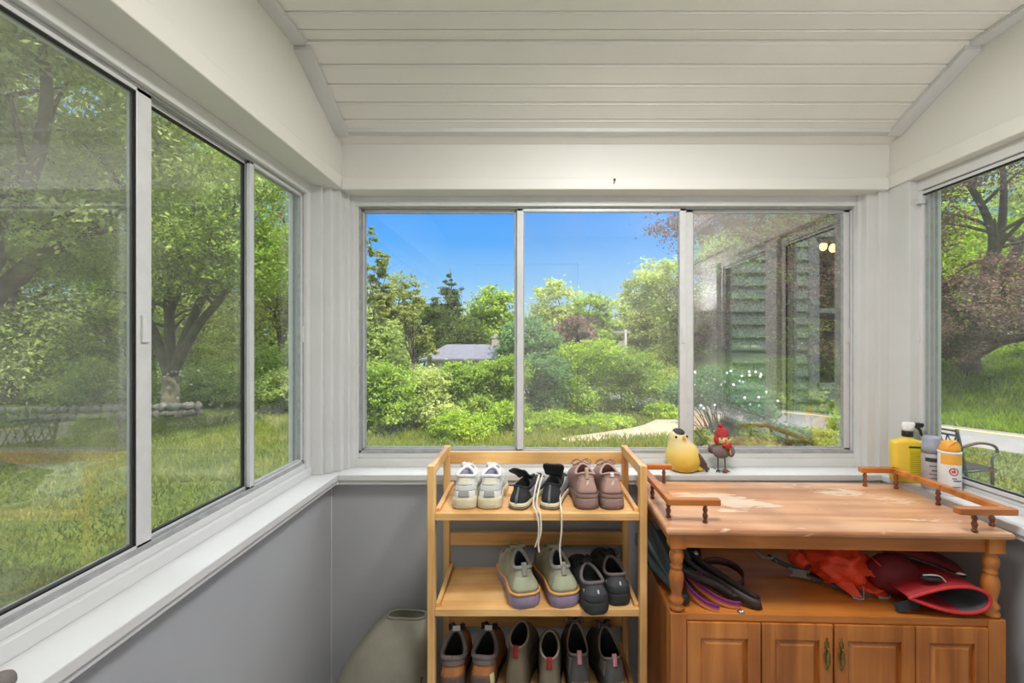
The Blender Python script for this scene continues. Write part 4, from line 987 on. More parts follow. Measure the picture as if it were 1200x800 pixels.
# bottom shelf boots
TAN = plain('tan_nubuck', lin(172, 112, 66), .75, var=.15, scale=30, bump=.2)
GRYC = fab('grey_padded_collar', (112, 100, 98))
def inlabel(root, Sf, coll, N):
    c = coll(math.pi, .86); MB().ribbon([c+Vector((-.012, -.002, .008)), c+Vector((.014, -.002, .010))], .016, .001, (0, .3, 1)).build('inner_label', plain('white_label', lin(206, 206, 206), .6), root)
HS = dict(L=.28, W=.104, hk=.82, sh=.034, sf=.026, flare=.004, sole=plain('dark_brown_sole', lin(66, 52, 44), .7), upper=TAN, lining=DARK, collar=GRYC, rim=.008, zh=.124, zs=.112, zf=.150, cw=.039, cy=.29, cl=.20, toeh=.066, laces=fab('brown_lace', (120, 74, 44)), bow=0, extra=[inlabel], tongue=(.012, .06, 0, .0), tongue_mat=BLK,
  patches=[('heel_counter', plain('brown_heel_counter', lin(96, 76, 66), .6), -6, 6, .0, .42, .002), ('ankle_pad', GRYC, -9, 9, .76, .98, .003)])
shoe('hiking_boot', 'left tan hiking boot with grey padded collar on the bottom shelf', 'shoe', (-.252, 1.462, .19), .02, HS)
shoe('hiking_boot', 'right tan hiking boot with cream flash, beside the olive slip-on boots', 'shoe', (-.158, 1.466, .19), -.12, dict(HS, patches=HS['patches']+[('side_flash', plain('cream_flash', lin(222, 206, 160), .6), 3.2, 5.4, .10, .46, .003)]))
OLV = plain('olive_oiled_leather', lin(112, 100, 82), .6, var=.12, scale=18, bump=.1)
RED = fab('red_tab', (150, 38, 44)); OLC = fab('olive_collar', (150, 138, 124))
CH = dict(L=.28, W=.100, hk=.78, sh=.030, sf=.022, sole=plain('brown_rubber_sole', lin(70, 60, 50), .7), upper=OLV, lining=DARK, collar=OLC, rim=.0035, zh=.150, zs=.164, zf=.182, cw=.031, cy=.29, cl=.17, toeh=.062, instep=.36, lean=0, pull=(RED, .004, .018, .10),
  patches=[('elastic_gore', plain('dark_olive_gore', lin(92, 82, 70), .8), 8, 14, .42, .97), ('elastic_gore', plain('dark_olive_gore', lin(92, 82, 70), .8), -8, -14, .42, .97)])
shoe('slip_on_boot', 'left olive slip-on boot with red heel tab on the bottom shelf', 'shoe', (-.050, 1.468, .19), -.22, CH)
shoe('slip_on_boot', 'right olive slip-on boot with red heel tab, standing a little forward', 'shoe', (.064, 1.440, .19), -.06, dict(CH, zf=.165, zs=.148, zh=.130))
GB2 = plain('charcoal_nubuck', lin(78, 76, 74), .7, var=.14, scale=25, bump=.15)
PK = fab('pink_stripe_tab', (196, 140, 150))
LB = dict(L=.275, W=.100, hk=.80, sh=.030, sf=.022, sole=BLKR, upper=GB2, lining=DARK, collar=fab('taupe_collar', (124, 114, 106)), rim=.0035, zh=.132, zs=.128, zf=.176, cw=.034, cy=.29, cl=.19, toeh=.06, pull=(PK, .010, .014, .12), laces=fab('grey_cord', (112, 106, 98)), lace_r=.002, tongue=(.010, .05, 0, -.004),
  patches=[('heel_patch', plain('scuffed_tan_patch', lin(128, 112, 88), .8, var=.3), -3, 3, .02, .24, .002), ('side_panel', fab('taupe_panel', (116, 108, 100)), 5, 10, .3, .9), ('side_panel', fab('taupe_panel', (116, 108, 100)), -5, -10, .3, .9)])
shoe('lace_up_boot', 'left charcoal lace-up boot with pink tab on the bottom shelf', 'shoe', (.166, 1.465, .19), .04, LB)
shoe('lace_up_boot', 'right charcoal lace-up boot with pink tab, nearest the right rack post', 'shoe', (.285, 1.470, .19), .16, dict(LB, zf=.160, zh=.118, zs=.112))

# ------------------------------------------------------------------ cabinet
def maple(ax, **k): return wood('orange_maple_'+'xyz'[ax], lin(160, 90, 32), lin(192, 116, 48), lin(212, 138, 64), axis=ax, rough=k.pop('rough', .36), scale=k.pop('scale', 1.6), coat=.3, **k)
MX, MY, MZ = maple(0), maple(1), maple(2)
TOPM = wood('worn_maple_top', lin(176, 120, 80), lin(202, 150, 110), lin(218, 174, 136), axis=0, rough=.42, scale=1.3, coat=.2,
            wear=[(.22, .25, .16, .09, 1.6), (.33, .20, .10, .05, 1.4), (.24, .14, .07, .04, .9), (.70, .33, .12, .05, 1.5), (.82, .25, .12, .05, .9), (.60, .40, .12, .04, .7), (.78, .10, .18, .05, .6)])
cab = empty('cabinet', (.39, 1.29, 0), math.radians(-2), 'orange-brown maple cabinet with open shelf, turned posts and worn top by the right wall', 'cabinet')
CWd, CD = .955, .445
ZT = .82
m = MB(); ch = .012
def slabring(ins, z): return [(ins, ins, z), (CWd-ins, ins, z), (CWd-ins, CD-ins*.5, z), (ins, CD-ins*.5, z)]
m.loft([slabring(.006, ZT-.021), slabring(.001, ZT-.017), slabring(0, ZT-.010), slabring(.002, ZT-.003), slabring(.007, ZT)])
m.build('top', TOPM, cab, bevel=.0015)
m = MB(); m.box(.06, CWd-.06, .022, .038, .757, ZT-.0215); m.build('front_apron', MX, cab, bevel=.001)
m = MB(); m.box(.022, .038, .06, CD-.03, .757, ZT-.0215); m.build('side_apron', MY, cab, bevel=.001)
m = MB(); m.box(CWd-.038, CWd-.022, .06, CD-.03, .757, ZT-.0215); m.build('side_apron', MY, cab, bevel=.001)
pos = [(.037, .034), (CWd-.037, .034), (.037, CD-.034), (CWd-.037, CD-.034)]
prof = [(.014, 0), (.021, .004), (.0215, .012), (.017, .018), (.0165, .021), (.0205, .026), (.0205, .033), (.015, .040), (.0145, .048), (.0185, .066), (.0215, .088), (.0205, .104), (.0155, .116), (.0145, .120), (.0175, .124), (.0175, .128), (.0145, .132), (.0185, .142), (.0210, .154), (.0195, .166), (.0150, .172), (.0185, .177), (.0185, .181), (.014, .184)]
for x, y in pos:
    MB().lathe([(r, z+.573) for r, z in prof], (x, y, 0), 24).build('turned_post', MZ, cab, smooth=True)
    MB().box(x-.0225, x+.0225, y-.0225, y+.0225, .757, ZT-.0215).build('post_block', MZ, cab, bevel=.0015)
    MB().box(x-.0225, x+.0225, y-.0225, y+.0225, 0, .573).build('lower_post', MZ, cab, bevel=.0015)
m = MB(); m.box(.060, CWd-.060, .016, CD-.012, .553, .573); m.box(.016, .060, .057, CD-.057, .553, .573); m.box(CWd-.06, CWd-.016, .057, CD-.057, .553, .573)
m.build('deck', maple(0, scale=1.2, rough=.3), cab, bevel=.0015)
m = MB(); m.box(.024, .036, .056, CD-.056, .08, .553); m.box(.02, .04, .056, CD-.056, .04, .10); m.build('side_panel', MZ, cab, bevel=.001)
m = MB(); m.box(CWd-.036, CWd-.024, .056, CD-.056, .08, .553); m.build('side_panel', MZ, cab, bevel=.001)
m = MB(); m.box(.06, CWd-.06, CD-.04, CD-.03, .06, .553); m.build('back_panel', MX, cab)
m = MB(); m.box(.06, CWd-.06, .020, .036, .535, .553); m.box(.06, CWd-.06, .020, .036, .05, .10); m.build('front_rail', MX, cab, bevel=.001)
m = MB(); m.box(.06, CWd-.06, .04, CD-.04, .06, .075); m.build('floor_board', MX, cab)
# four doors with raised panels
BRS = plain('antique_brass', lin(142, 120, 66), .35, metal=.9, var=.3, scale=120)
dx = [.0605, .2715, .4745, .6955, .894]
dd = [(.0615, .268), (.272, .468), (.474, .694), (.697, .8935)]
for i, (xa, xb) in enumerate(dd):
    z0, z1 = .102, .549; fw = .036
    m = MB()
    m.box(xa, xa+fw, .012, .030, z0, z1); m.box(xb-fw, xb, .012, .030, z0, z1); m.box(xa+fw, xb-fw, .012, .030, z1-.045, z1); m.box(xa+fw, xb-fw, .012, .030, z0, z0+.045)
    d = m.build('door', MZ, cab, bevel=.0012)
    m = MB(); a0, a1, c0, c1 = xa+fw-.001, xb-fw+.001, z0+.044, z1-.044
    def rr_(ins, y): return [(a0+ins, y, c0+ins), (a1-ins, y, c0+ins), (a1-ins, y, c1-ins), (a0+ins, y, c1-ins)]
    m.loft([rr_(0, .026), rr_(0, .022), rr_(.006, .021), rr_(.016, .0145), rr_(.018, .0135)]); m.build('raised_panel', MZ, d)
    if i in (1, 2):
        hx = xb-.017 if i == 1 else xa+.017
        m = MB(); Mh = Matrix.Translation((hx, .0108, .47)) @ Matrix.Diagonal((1, .30, 1, 1))
        m.lathe([(.001, .045), (.004, .040), (.002, .034), (.008, .028), (.005, .022), (.007, .016), (.003, .010), (.009, -.004), (.010, -.012), (.006, -.022), (.003, -.032), (.006, -.040), (.001, -.05)], n=14, M=Mh)
        m.ell((hx, .004, .458), (.006, .004, .022), 10, 8); m.tube([(hx, .012, .486), (hx, .003, .484), (hx, .004, .475)], .0022, 6)
        m.build('drop_handle', BRS, d, smooth=True, label='antique brass drop handle')
        m = MB(); m.tube([(hx, .0085, .520), (hx, .0085, .515)], .002, 5)
# gallery rails on the top, in cabinet space
ci = (Matrix.Translation(cab.location) @ Matrix.Rotation(math.radians(-2), 4, 'Z')).inverted()
spn = [(.0045, 0), (.0075, .002), (.0075, .006), (.0045, .010), (.0065, .016), (.008, .023), (.0055, .029), (.0045, .031), (.0075, .037), (.0068, .042), (.0045, .047), (.0065, .050)]
def gallery(label, rails, spind, joint):
    g = MB(); zt0 = ZT+.050
    m = MB()
    for a, b in rails:
        A, Bp = ci @ Vector((a[0], a[1], 0)), ci @ Vector((b[0], b[1], 0)); A.z = Bp.z = zt0+.0095
        m.bar(A, Bp, .024, .019)
    ra = m.build('gallery_rail', MX, cab, bevel=.003)
    for x, y in spind:
        q = ci @ Vector((x, y, 0))
        MB().lathe([(r, z+ZT-.0005) for r, z in spn], (q.x, q.y, 0), 14).build('spindle', maple(2, rough=.4) if False else SPN, ra, smooth=True)
SPN = wood('dark_maple_spindle', lin(86, 44, 22), lin(116, 64, 34), lin(140, 82, 46), axis=2, rough=.35, scale=3)
gallery('', [((.418, 1.350), (.418, 1.725)), ((.406, 1.342), (.560, 1.337)), ((.408, 1.715), (.535, 1.711))], [(.420, 1.372), (.515, 1.331), (.416, 1.535), (.412, 1.70), (.505, 1.706)], 0)
gallery('', [((1.330, 1.275), (1.337, 1.672)), ((1.19, 1.268), (1.347, 1.262)), ((1.215, 1.672), (1.347, 1.666))], [(1.331, 1.309), (1.241, 1.268), (1.326, 1.475), (1.322, 1.640), (1.231, 1.668)], 0)
# ------------------------------------------------------------------ things on the sill
bird = empty('bird_figurine', (.615, 1.805, SZ), label='plump yellow goldfinch figurine with black cap on the back sill', cat='figurine')
YEL = None
def birdmat():
    m, t, b = newmat('yellow_bird_paint'); L = t.links
    tc = t.nodes.new('ShaderNodeTexCoord'); sp = t.nodes.new('ShaderNodeSeparateXYZ'); L.new(tc.outputs['Object'], sp.inputs[0])
    n = t.nodes.new('ShaderNodeTexNoise'); n.inputs['Scale'].default_value = 18; L.new(tc.outputs['Object'], n.inputs['Vector'])
    a = t.nodes.new('ShaderNodeMath'); a.operation = 'MULTIPLY_ADD'; a.inputs[1].default_value = 5.5; L.new(sp.outputs['Z'], a.inputs[0])
    q = t.nodes.new('ShaderNodeMath'); q.operation = 'MULTIPLY'; q.inputs[1].default_value = .35; L.new(n.outputs['Fac'], q.inputs[0]); L.new(q.outputs[0], a.inputs[2])
    r = t.nodes.new('ShaderNodeValToRGB'); L.new(a.outputs[0], r.inputs[0]); el = r.color_ramp.elements
    el[0].position = .15; el[0].color = lin(222, 176, 52); el[1].position = .9; el[1].color = lin(232, 216, 160)
    k = el.new(.5); k.color = lin(238, 204, 96)
    L.new(r.outputs[0], b.inputs['Base Color']); b.inputs['Roughness'].default_value = .45
    return m
YEL = birdmat()
bp_ = [(.0, .018, .002, 0), (.002, .040, .036, .003), (.015, .055, .046, 0), (.04, .066, .054, -.002), (.07, .068, .056, -.006), (.095, .060, .050, -.006), (.114, .046, .042, -.016), (.122, .040, .038, -.020), (.135, .0375, .037, -.024), (.150, .031, .032, -.026), (.160, .022, .023, -.027), (.166, .008, .009, -.027)]
def bpt(z, a, off=0):
    zs = [q[0] for q in bp_]; rx = np.interp(z, zs, [q[1] for q in bp_])+off; ry = np.interp(z, zs, [q[2] for q in bp_])+off; cx = np.interp(z, zs, [q[3] for q in bp_])
    return Vector((cx+rx*math.cos(a), ry*math.sin(a), z))
zz = [0, .002, .008, .015, .027, .04, .055, .07, .085, .10, .111, .122, .129, .135, .143, .150, .155, .160, .163, .166]
bm_ = MB().loft([[bpt(z, 2*math.pi*j/28) for j in range(28)] for z in zz])
bm_.ell((.045, .004, .018), (.038, .026, .016), 16, 8, Matrix.Rotation(math.radians(18), 4, 'Y'))
bm_.build('body', YEL, bird, smooth=True, sub=1)
m = MB(); fwd = -math.pi/2
m.ell((-.0245, -.007, .1555), (.024, .026, .0125), 18, 10, Matrix.Rotation(math.radians(20), 4, 'X'))
m.build('black_cap', plain('matte_black_paint', lin(42, 42, 44), .6), bird, smooth=True)
m = MB(); b0 = bpt(.139, fwd+.30); m.tube([b0+Vector((0, .004, 0)), b0+Vector((.001, -.006, -.001)), b0+Vector((.003, -.016, -.005))], [.0065, .005, .0008], 10)
m.build('beak', plain('orange_beak_paint', lin(222, 138, 62), .4), bird, smooth=True)
for a_ in (-.50, .92):
    MB().ell(bpt(.1415, fwd+a_, .0008), (.0044, .0044, .0050), 12, 8).build('eye', plain('gloss_black_eye', lin(14, 12, 12), .1), bird, smooth=True)
WNG = plain('brown_grey_feather_paint', lin(106, 90, 82), .6, var=.35, scale=90, bump=.6, bscale=120)
m = MB()
for k in range(7):
    f = k/6; q = Vector((.050+.010*f, -.030+.016*f, .066-.030*f)); e_ = q+Vector((.030, .004, -.036)); m.tube(catmull([q+Vector((-.008, 0, .012)), q, q.lerp(e_, .6), e_], 3), [.003, .006, .0075, .008, .008, .007, .0065, .005, .0045, .002], 8)
m.build('wing', WNG, bird, smooth=True)
m = MB(); m.loft([[Vector((x, y*w, z+h*zq)) for y, zq in ((-1, 0), (-.6, 1), (.6, 1), (1, 0), (.6, -1), (-.6, -1))] for x, z, w, h in ((.045, .036, .012, .008), (.068, .025, .014, .007), (.088, .015, .013, .006), (.098, .010, .009, .005))])
m.build('tail', WNG, bird, angle=50)

rb2 = empty('robin_figurine', (.757, 1.800, SZ), label='small bird figurine in red knit hat and bow tie on thin wire legs', cat='figurine')
K_ = 1.0
def Pr(x, z, y=0): return Vector((x, y, z))
PURP = plain('purple_grey_wing', lin(122, 104, 112), .8, var=.3, scale=160, bump=.6, bscale=200); GRN = plain('moss_green_belly', lin(112, 118, 62), .8, var=.2, scale=100)
FACE = plain('cream_face', lin(228, 202, 150), .6); KN = plain('red_knit', lin(176, 46, 52), .85, var=.15, scale=120, bump=.8, bscale=220)
MB().ell((0.004, 0, .082), (.036, .030, .030), 20, 12).build('body', GRN, rb2, smooth=True)
m = MB(); m.ell((-.012, -.022, .084), (.030, .010, .021), 16, 10, Matrix.Rotation(.15, 4, 'Y')); m.ell((.034, -.018, .084), (.014, .014, .023), 14, 8); m.ell((-.012, .022, .084), (.030, .010, .021), 16, 10)
m.build('wing', PURP, rb2, smooth=True)
m = MB(); m.tube([(-.022, 0, .078), (-.036, 0, .092), (-.050, 0, .112)], [.015, .011, .003], 10, flat=.6); m.build('tail', PURP, rb2, smooth=True)
hd = MB().ell((.005, -.006, .130), (.024, .022, .022), 20, 12).build('head', FACE, rb2, smooth=True)
MB().tube([(.010, -.025, .128), (.015, -.040, .124)], [.006, .001], 10).build('beak', plain('orange_carrot_beak', lin(226, 132, 50), .5), hd, smooth=True)
for ex in (-.006, .021):
    MB().ell((ex, -.0262, .1360), (.0034, .0025, .0038), 10, 6).build('eye', plain('teal_eye', lin(70, 104, 104), .2), hd, smooth=True)
m = MB(); m.lathe([(.022, .142), (.0265, .143), (.027, .148), (.0245, .151), (.0235, .158), (.016, .170), (.006, .175), (.001, .176)], (.004, -.003, 0), 24)
m.ell((-.001, -.002, .182), (.009, .009, .008), 12, 8)
m.ell((-.021, -.010, .128), (.008, .014, .018), 12, 8)
m.build('knit_hat', KN, rb2, smooth=True)
m = MB(); m.ell((.004, -.030, .110), (.011, .006, .008), 10, 6, Matrix.Rotation(.3, 4, 'Y')); m.ell((.023, -.030, .112), (.011, .006, .008), 10, 6, Matrix.Rotation(-.3, 4, 'Y')); m.ell((.0135, -.034, .111), (.005, .004, .005), 8, 6); m.tube([(.016, -.033, .108), (.022, -.034, .094)], [.003, .006], 6); m.tube([(.012, -.033, .108), (.010, -.034, .098)], [.003, .005], 6)
m.build('bow_tie', plain('red_plaid_ribbon', lin(184, 50, 44), .7, var=.4, scale=180), rb2, smooth=True)
m = MB(); m.tube([(.021, -.033, .100), (.026, -.032, .074)], [.006, .007], 8, flat=.4); m.build('scarf_end', plain('cream_pink_scarf', lin(226, 190, 150), .8, var=.3, scale=150), rb2, smooth=True)
LG = plain('black_wire', lin(36, 38, 42), .5, metal=.3)
for lx in (-.010, .018):
    m = MB(); m.tube([(lx, 0, .058), (lx, -.001, .004)], .0022, 8)
    for a_ in (-2.3, -1.57, -.8): m.tube([(lx, -.001, .005), (lx+.012*math.cos(a_), .012*math.sin(a_), .005), (lx+.020*math.cos(a_), .020*math.sin(a_), .0022)], [.0026, .0022, .0014], 6)
    m.tube([(lx, -.001, .005), (lx, .012, .002)], [.0026, .0012], 6)
    m.build('leg', LG, rb2, smooth=True)
tag(MB().ell((0, 0, .0085), (.011, .009, .009), 14, 10, fn=lambda u: 1+.06*math.sin(9*u.x)).build('pebble', plain('brown_pebble', lin(124, 84, 70), .7, var=.3, scale=90), loc=(.766, 1.778, SZ), smooth=True), 'small round brown pebble between the feet of the red-hatted bird', 'stone')
tag(MB().ell((0, 0, .011), (.026, .018, .012), 18, 10, fn=lambda u: 1+.1*math.sin(5*u.x+1)).build('stone', plain('brown_grey_stone', lin(112, 104, 98), .8, var=.3, scale=30), loc=(-.785, .672, SZ), smooth=True), 'brown-grey stone on the left sill at the bottom left corner', 'stone')

# spray bottle
YP = plain('yellow_plastic', lin(236, 200, 70), .35, var=.02); YL = plain('yellow_label', lin(226, 206, 52), .5, var=.06, scale=60)
sb_ = empty('spray_bottle', (1.3905, 1.673, SZ), rz=math.radians(-12), label='yellow spray bottle with white head and black trigger on the right sill', cat='bottle')
def rrect(w, d, z, r=.35, n=32, p=4):
    out = []
    for j in range(n):
        a = 2*math.pi*j/n; c, s = math.cos(a), math.sin(a)
        out.append(Vector((w/2*math.copysign(abs(c)**(2/p), c), d/2*math.copysign(abs(s)**(2/p), s), z)))
    return out
MB().loft([rrect(.098, .040, 0), rrect(.106, .047, .004), rrect(.108, .049, .02), rrect(.106, .048, .08), rrect(.108, .049, .138), rrect(.104, .047, .146), rrect(.084, .044, .152), rrect(.040, .034, .158, p=3), rrect(.028, .028, .164, p=2), rrect(.028, .028, .168, p=2)]).build('bottle', YP, sb_, smooth=True)
def front(x0, x1, z0, z1, o, y=-.0245): return (x0, x1, y-o, y+.003, z0, z1)
lb_ = MB().box(*front(-.008, .045, .018, .140, .0012)); lb_ = lb_.build('label', YL, sb_, bevel=.0005)
MB().box(*front(-.008, .045, .128, .134, .0018)).build('label_band', plain('dark_print', lin(52, 50, 44), .5), lb_)
PR = plain('olive_print', lin(176, 158, 40), .5)
m = MB()
for k in range(13): m.box(*front(-.004, .041 if k % 4 else .030, .024+k*.0075, .0265+k*.0075, .0018))
m.build('label_print', PR, lb_)
MB().lathe([(.0165, .166), (.0175, .168), (.0175, .184), (.016, .186)], n=24).build('neck_ring', plain('black_plastic', lin(34, 34, 36), .35), sb_, smooth=True)
MB().loft([rrect(.028, .026, .186, p=2.5), rrect(.036, .028, .194, p=2.5), [q+Vector((.002, 0, 0)) for q in rrect(.040, .026, .206, p=3)], [q+Vector((.004, 0, 0)) for q in rrect(.040, .022, .214, p=3)], [q+Vector((.004, 0, 0)) for q in rrect(.032, .016, .218, p=3)]]).build('spray_head', plain('white_plastic', lin(232, 232, 232), .35), sb_, smooth=True)
m = MB(); m.box(.022, .044, -.011, .011, .200, .216); m.tube([(.044, 0, .209), (.050, 0, .209)], .007, 12)
m.tube(catmull([(.030, 0, .202), (.040, 0, .190), (.044, 0, .176), (.050, 0, .166)], 4), [.007, .0065, .006, .0055, .005, .005, .0045, .0045, .004, .004, .0035, .0035, .003], 8)
m.build('trigger', plain('black_plastic', lin(34, 34, 36), .35), sb_, bevel=.001)
# grey aerosol can
gc = empty('aerosol_can', (1.408, 1.592, SZ), label='grey aerosol can with grey cap between the spray bottle and the orange-topped can', cat='can')
MB().lathe([(.026, 0), (.029, .003), (.029, .118), (.026, .126), (.0255, .128)], n=28).build('body', plain('silver_can_paint', lin(186, 184, 188), .35, metal=.3, var=.08), gc, smooth=True)
MB().lathe([(.0285, .126), (.0288, .150), (.0275, .152), (.0265, .176), (.022, .183), (.010, .184)], n=28).build('cap', plain('grey_cap', lin(150, 156, 170), .4), gc, smooth=True)
def arcband(m, r, z0, z1, a0, a1, n=12):
    rows = [[(r*math.cos(a0+(a1-a0)*i/n), r*math.sin(a0+(a1-a0)*i/n), z) for i in range(n+1)] for z in (z0, z1)]
    m.loft(rows, False, False, closed=False)
m = MB(); arcband(m, .0293, .098, .112, -2.9, -.6); m.build('dark_band', plain('dark_print', lin(60, 54, 52), .5), gc)
m = MB()
for k, (a, b) in enumerate([(-2.5, -1.5), (-2.4, -1.3), (-2.5, -1.7), (-2.2, -1.2), (-2.5, -1.0)]): arcband(m, .0293, .026+k*.014, .030+k*.014, a, b)
arcband(m, .0293, .066, .072, -2.3, -1.5); m.build('print', plain('grey_print', lin(112, 106, 108), .5), gc)
# white and orange can
oc = empty('freshener_can', (1.418, 1.535, SZ), label='white canister with orange flip top and round red emblem on the right sill', cat='can')
MB().lathe([(.028, 0), (.031, .004), (.031, .095), (.0305, .135), (.029, .140)], n=28).build('body', plain('white_canister', lin(234, 234, 234), .4, var=.02), oc, smooth=True)
m = MB(); arcband(m, .0313, .104, .137, -3.1, .2, 20); m.build('orange_band', plain('orange_print', lin(240, 178, 72), .45), oc)
MB().lathe([(.029, .138), (.032, .140), (.032, .145), (.029, .146)], n=28).build('ring', plain('white_plastic', lin(236, 236, 236), .4), oc, smooth=True)
m = MB().lathe([(.0285, .145), (.0285, .156), (.024, .166), (.022, .176), (.012, .180)], n=28); m.ribbon(catmull([(-.018, -.012, .160), (-.006, -.018, .178), (.010, -.014, .178), (.024, -.010, .160)], 4), .012, .006, (0, 1, .4))
m.build('flip_top', plain('orange_plastic', lin(238, 166, 54), .4), oc, smooth=True)
m = MB()
for r0_, r1_, nm in ((.0, 1, 0),):
    pts_o = []
    for k in range(25):
        a = 2*math.pi*k/24; pts_o.append((a, .0125))
    ring_o = [Vector((.0318*math.cos(-1.95+.013/.031*math.cos(a)), .0318*math.sin(-1.95+.013/.031*math.cos(a)), .082+.013*math.sin(a))) for a, _ in pts_o[:-1]]
    ring_i = [Vector((.0318*math.cos(-1.95+.0095/.031*math.cos(a)), .0318*math.sin(-1.95+.0095/.031*math.cos(a)), .082+.0095*math.sin(a))) for a, _ in pts_o[:-1]]
    m.loft([ring_o, ring_i], False, False)
m.build('emblem_ring', plain('red_print', lin(196, 52, 56), .5), oc)
m = MB(); arcband(m, .0318, .078, .085, -2.16, -1.80); arcband(m, .0318, .082, .090, -2.0, -1.86); m.build('emblem_mark', plain('red_print2', lin(206, 70, 70), .5), oc)
m = MB(); arcband(m, .0318, .050, .054, -2.0, -1.2); arcband(m, .0318, .058, .061, -2.1, -1.7); arcband(m, .0318, .030, .033, -2.1, -1.3); m.build('print', plain('navy_print', lin(66, 66, 96), .5), oc)

# ------------------------------------------------------------------ things on the cabinet's open deck
DZ = .573
def D(px, py, h=0): q = onz(px, py, DZ); q.z += h; return q
# folded umbrella
TEAL = plain('dark_teal_nylon', lin(62, 76, 80), .55, var=.15, scale=20)
um = empty('umbrella', (.455, 1.34, DZ), rz=math.radians(-3), label='dark teal folded umbrella with black ribbed handle end behind the left turned post', cat='umbrella')
m = MB(); rings = []
axis_p = [(-.004, .035, .030, .018), (-.010, .075, .040, .028), (-.022, .13, .056, .042), (-.034, .20, .068, .052), (-.040, .28, .070, .054), (-.036, .36, .055, .040)]
for x, y, z, r in axis_p:
    ring = []
    for j in range(48):
        a = 2*math.pi*j/48; k = r*(1+.22*math.cos(7*a+y*9)+.08*math.cos(3*a+y*20)); zq = z+k*math.sin(a); ring.append(Vector((x+k*math.cos(a)*.85, y, max(zq, .0015))))
    rings.append(ring)
m.loft(rings); m.build('canopy', TEAL, um, smooth=True)
MB().lathe([(.012, 0), (.016, .002), (.0175, .006), (.0165, .010), (.0165, .055), (.014, .066), (.006, .07)], (0, 0, 0), 22, Matrix.Translation((0, -.01, .0185)) @ Matrix.Rotation(math.radians(-82), 4, 'X')).build('handle', plain('black_ribbed_grip', lin(30, 34, 36), .5, bump=.5), um, smooth=True)
m = MB(); m.ribbon(catmull([(.028, .09, .052), (.040, .10, .035), (.044, .12, .010), (.052, .08, .003)], 4), .022, .0014, (0, 1, 0)); m.build('tie_strap', plain('grey_teal_strap', lin(86, 98, 98), .7), um)
# dark green folded rain jacket behind the umbrella
rng_ = random.Random(5)
def crumple(name, r, mat, label, cat, loc, rz=0, seed=1, amp=.28, freq=9, n=64, m_=36, extra=None):
    o_ = Vector((seed*3.1, seed*1.7, 0))
    def fn(u):
        a = mnoise.ridged_multi_fractal(u*freq*.18+o_, .9, 2.1, 4, 1.0, 2.0) if hasattr(mnoise, 'ridged_multi_fractal') else mnoise.noise(u*freq*.3)
        return 1+amp*(a-1.0)*.55+amp*.35*mnoise.noise(u*freq*.5+o_)
    m = MB().ell((0, 0, 0), r, n, m_, fn=fn)
    zmin = -r[2]*.80
    m.v = [(x, y, max(z, zmin)-zmin) for x, y, z in m.v]
    ob = m.build(name, mat, loc=loc, smooth=True); ob.rotation_euler = (0, 0, rz)
    if label: tag(ob, label, cat)
    return ob
crumple('rain_jacket', (.055, .115, .055), plain('dark_green_nylon', lin(54, 66, 66), .5), 'dark green crumpled rain jacket stuffed in the left end of the open shelf', 'jacket', (.500, 1.58, DZ+.001), 0, 3)
# leashes, collars and belts
LEA = plain('dark_brown_leather', lin(52, 40, 38), .5, var=.2, scale=60, bump=.2); LEA2 = plain('plum_leather', lin(92, 56, 62), .5, var=.2)
MTL = plain('nickel_buckle', lin(196, 196, 192), .25, metal=.9)
def band(pts, w, t, mat, name, parent, side=(0, .25, 1)): return MB().ribbon(catmull(pts, 6), w, t, side).build(name, mat, parent, smooth=True)
def W2(px, py, Y, z): q = P(px, py, Y); q.z = z; return q
def thing0(name, label, cat): return empty(name, (0, 0, 0), label=label, cat=cat)
def relo(root):        # put the empty at the base of its parts
    mn = Vector((1e9,)*3); mx_ = Vector((-1e9,)*3)
    for c in root.children:
        for v in c.data.vertices:
            for i in range(3): mn[i] = min(mn[i], v.co[i]); mx_[i] = max(mx_[i], v.co[i])
    b = Vector(((mn.x+mx_.x)/2, (mn.y+mx_.y)/2, mn.z))
    def sh_(c):
        c.data.transform(Matrix.Translation(-b))
        for k in c.children: sh_(k)
    for c in root.children: sh_(c)
    root.location = b
bt = thing0('leather_belt', 'dark brown leather belt looped in a long narrow oval, lying nearest the deck middle', 'belt')
z = DZ
band([(.490, 1.50, z+.070), (.535, 1.42, z+.058), (.600, 1.355, z+.036), (.645, 1.322, z+.020), (.668, 1.318, z+.016), (.676, 1.335, z+.016), (.660, 1.358, z+.018), (.615, 1.395, z+.040), (.560, 1.455, z+.062), (.520, 1.52, z+.070)], .026, .0035, LEA, 'strap', bt, side=(-.1, .3, 1))
band([(.472, 1.42, z+.060), (.50, 1.38, z+.068), (.56, 1.36, z+.052), (.60, 1.345, z+.030)], .022, .0035, LEA, 'strap', bt, side=(-.1, .5, 1))
relo(bt)
pc = thing0('dog_collar', 'plum leather dog collar with square nickel buckle standing in a loop', 'collar')
loop = []
for k in range(17):
    a = 2*math.pi*k/16; loop.append(Vector((.625+.065*math.cos(a), 1.475+.062*math.sin(a), z+.016+.022*(math.sin(a)*.5+.5))))
band(loop, .024, .003, LEA2, 'strap', pc, side=(0, 0, 1))
def buckle(c, w, h, parent, mat=MTL, rot=0, r=.0018):
    c = Vector(c); M = Matrix.Rotation(rot, 3, 'Z'); q = [M @ Vector(v)+c for v in ((-w, 0, -h), (w, 0, -h), (w, 0, h), (-w, 0, h), (-w, 0, -h), (w, 0, -h))]
    m = MB().tube(q, r, 8); m.tube([q[0].lerp(q[3], .5), q[1].lerp(q[2], .5)], r*.7, 6); return m.build('buckle', mat, parent, smooth=True, label='square metal buckle')
buckle((.610, 1.409, z+.020), .014, .013, pc, rot=.15)
relo(pc)
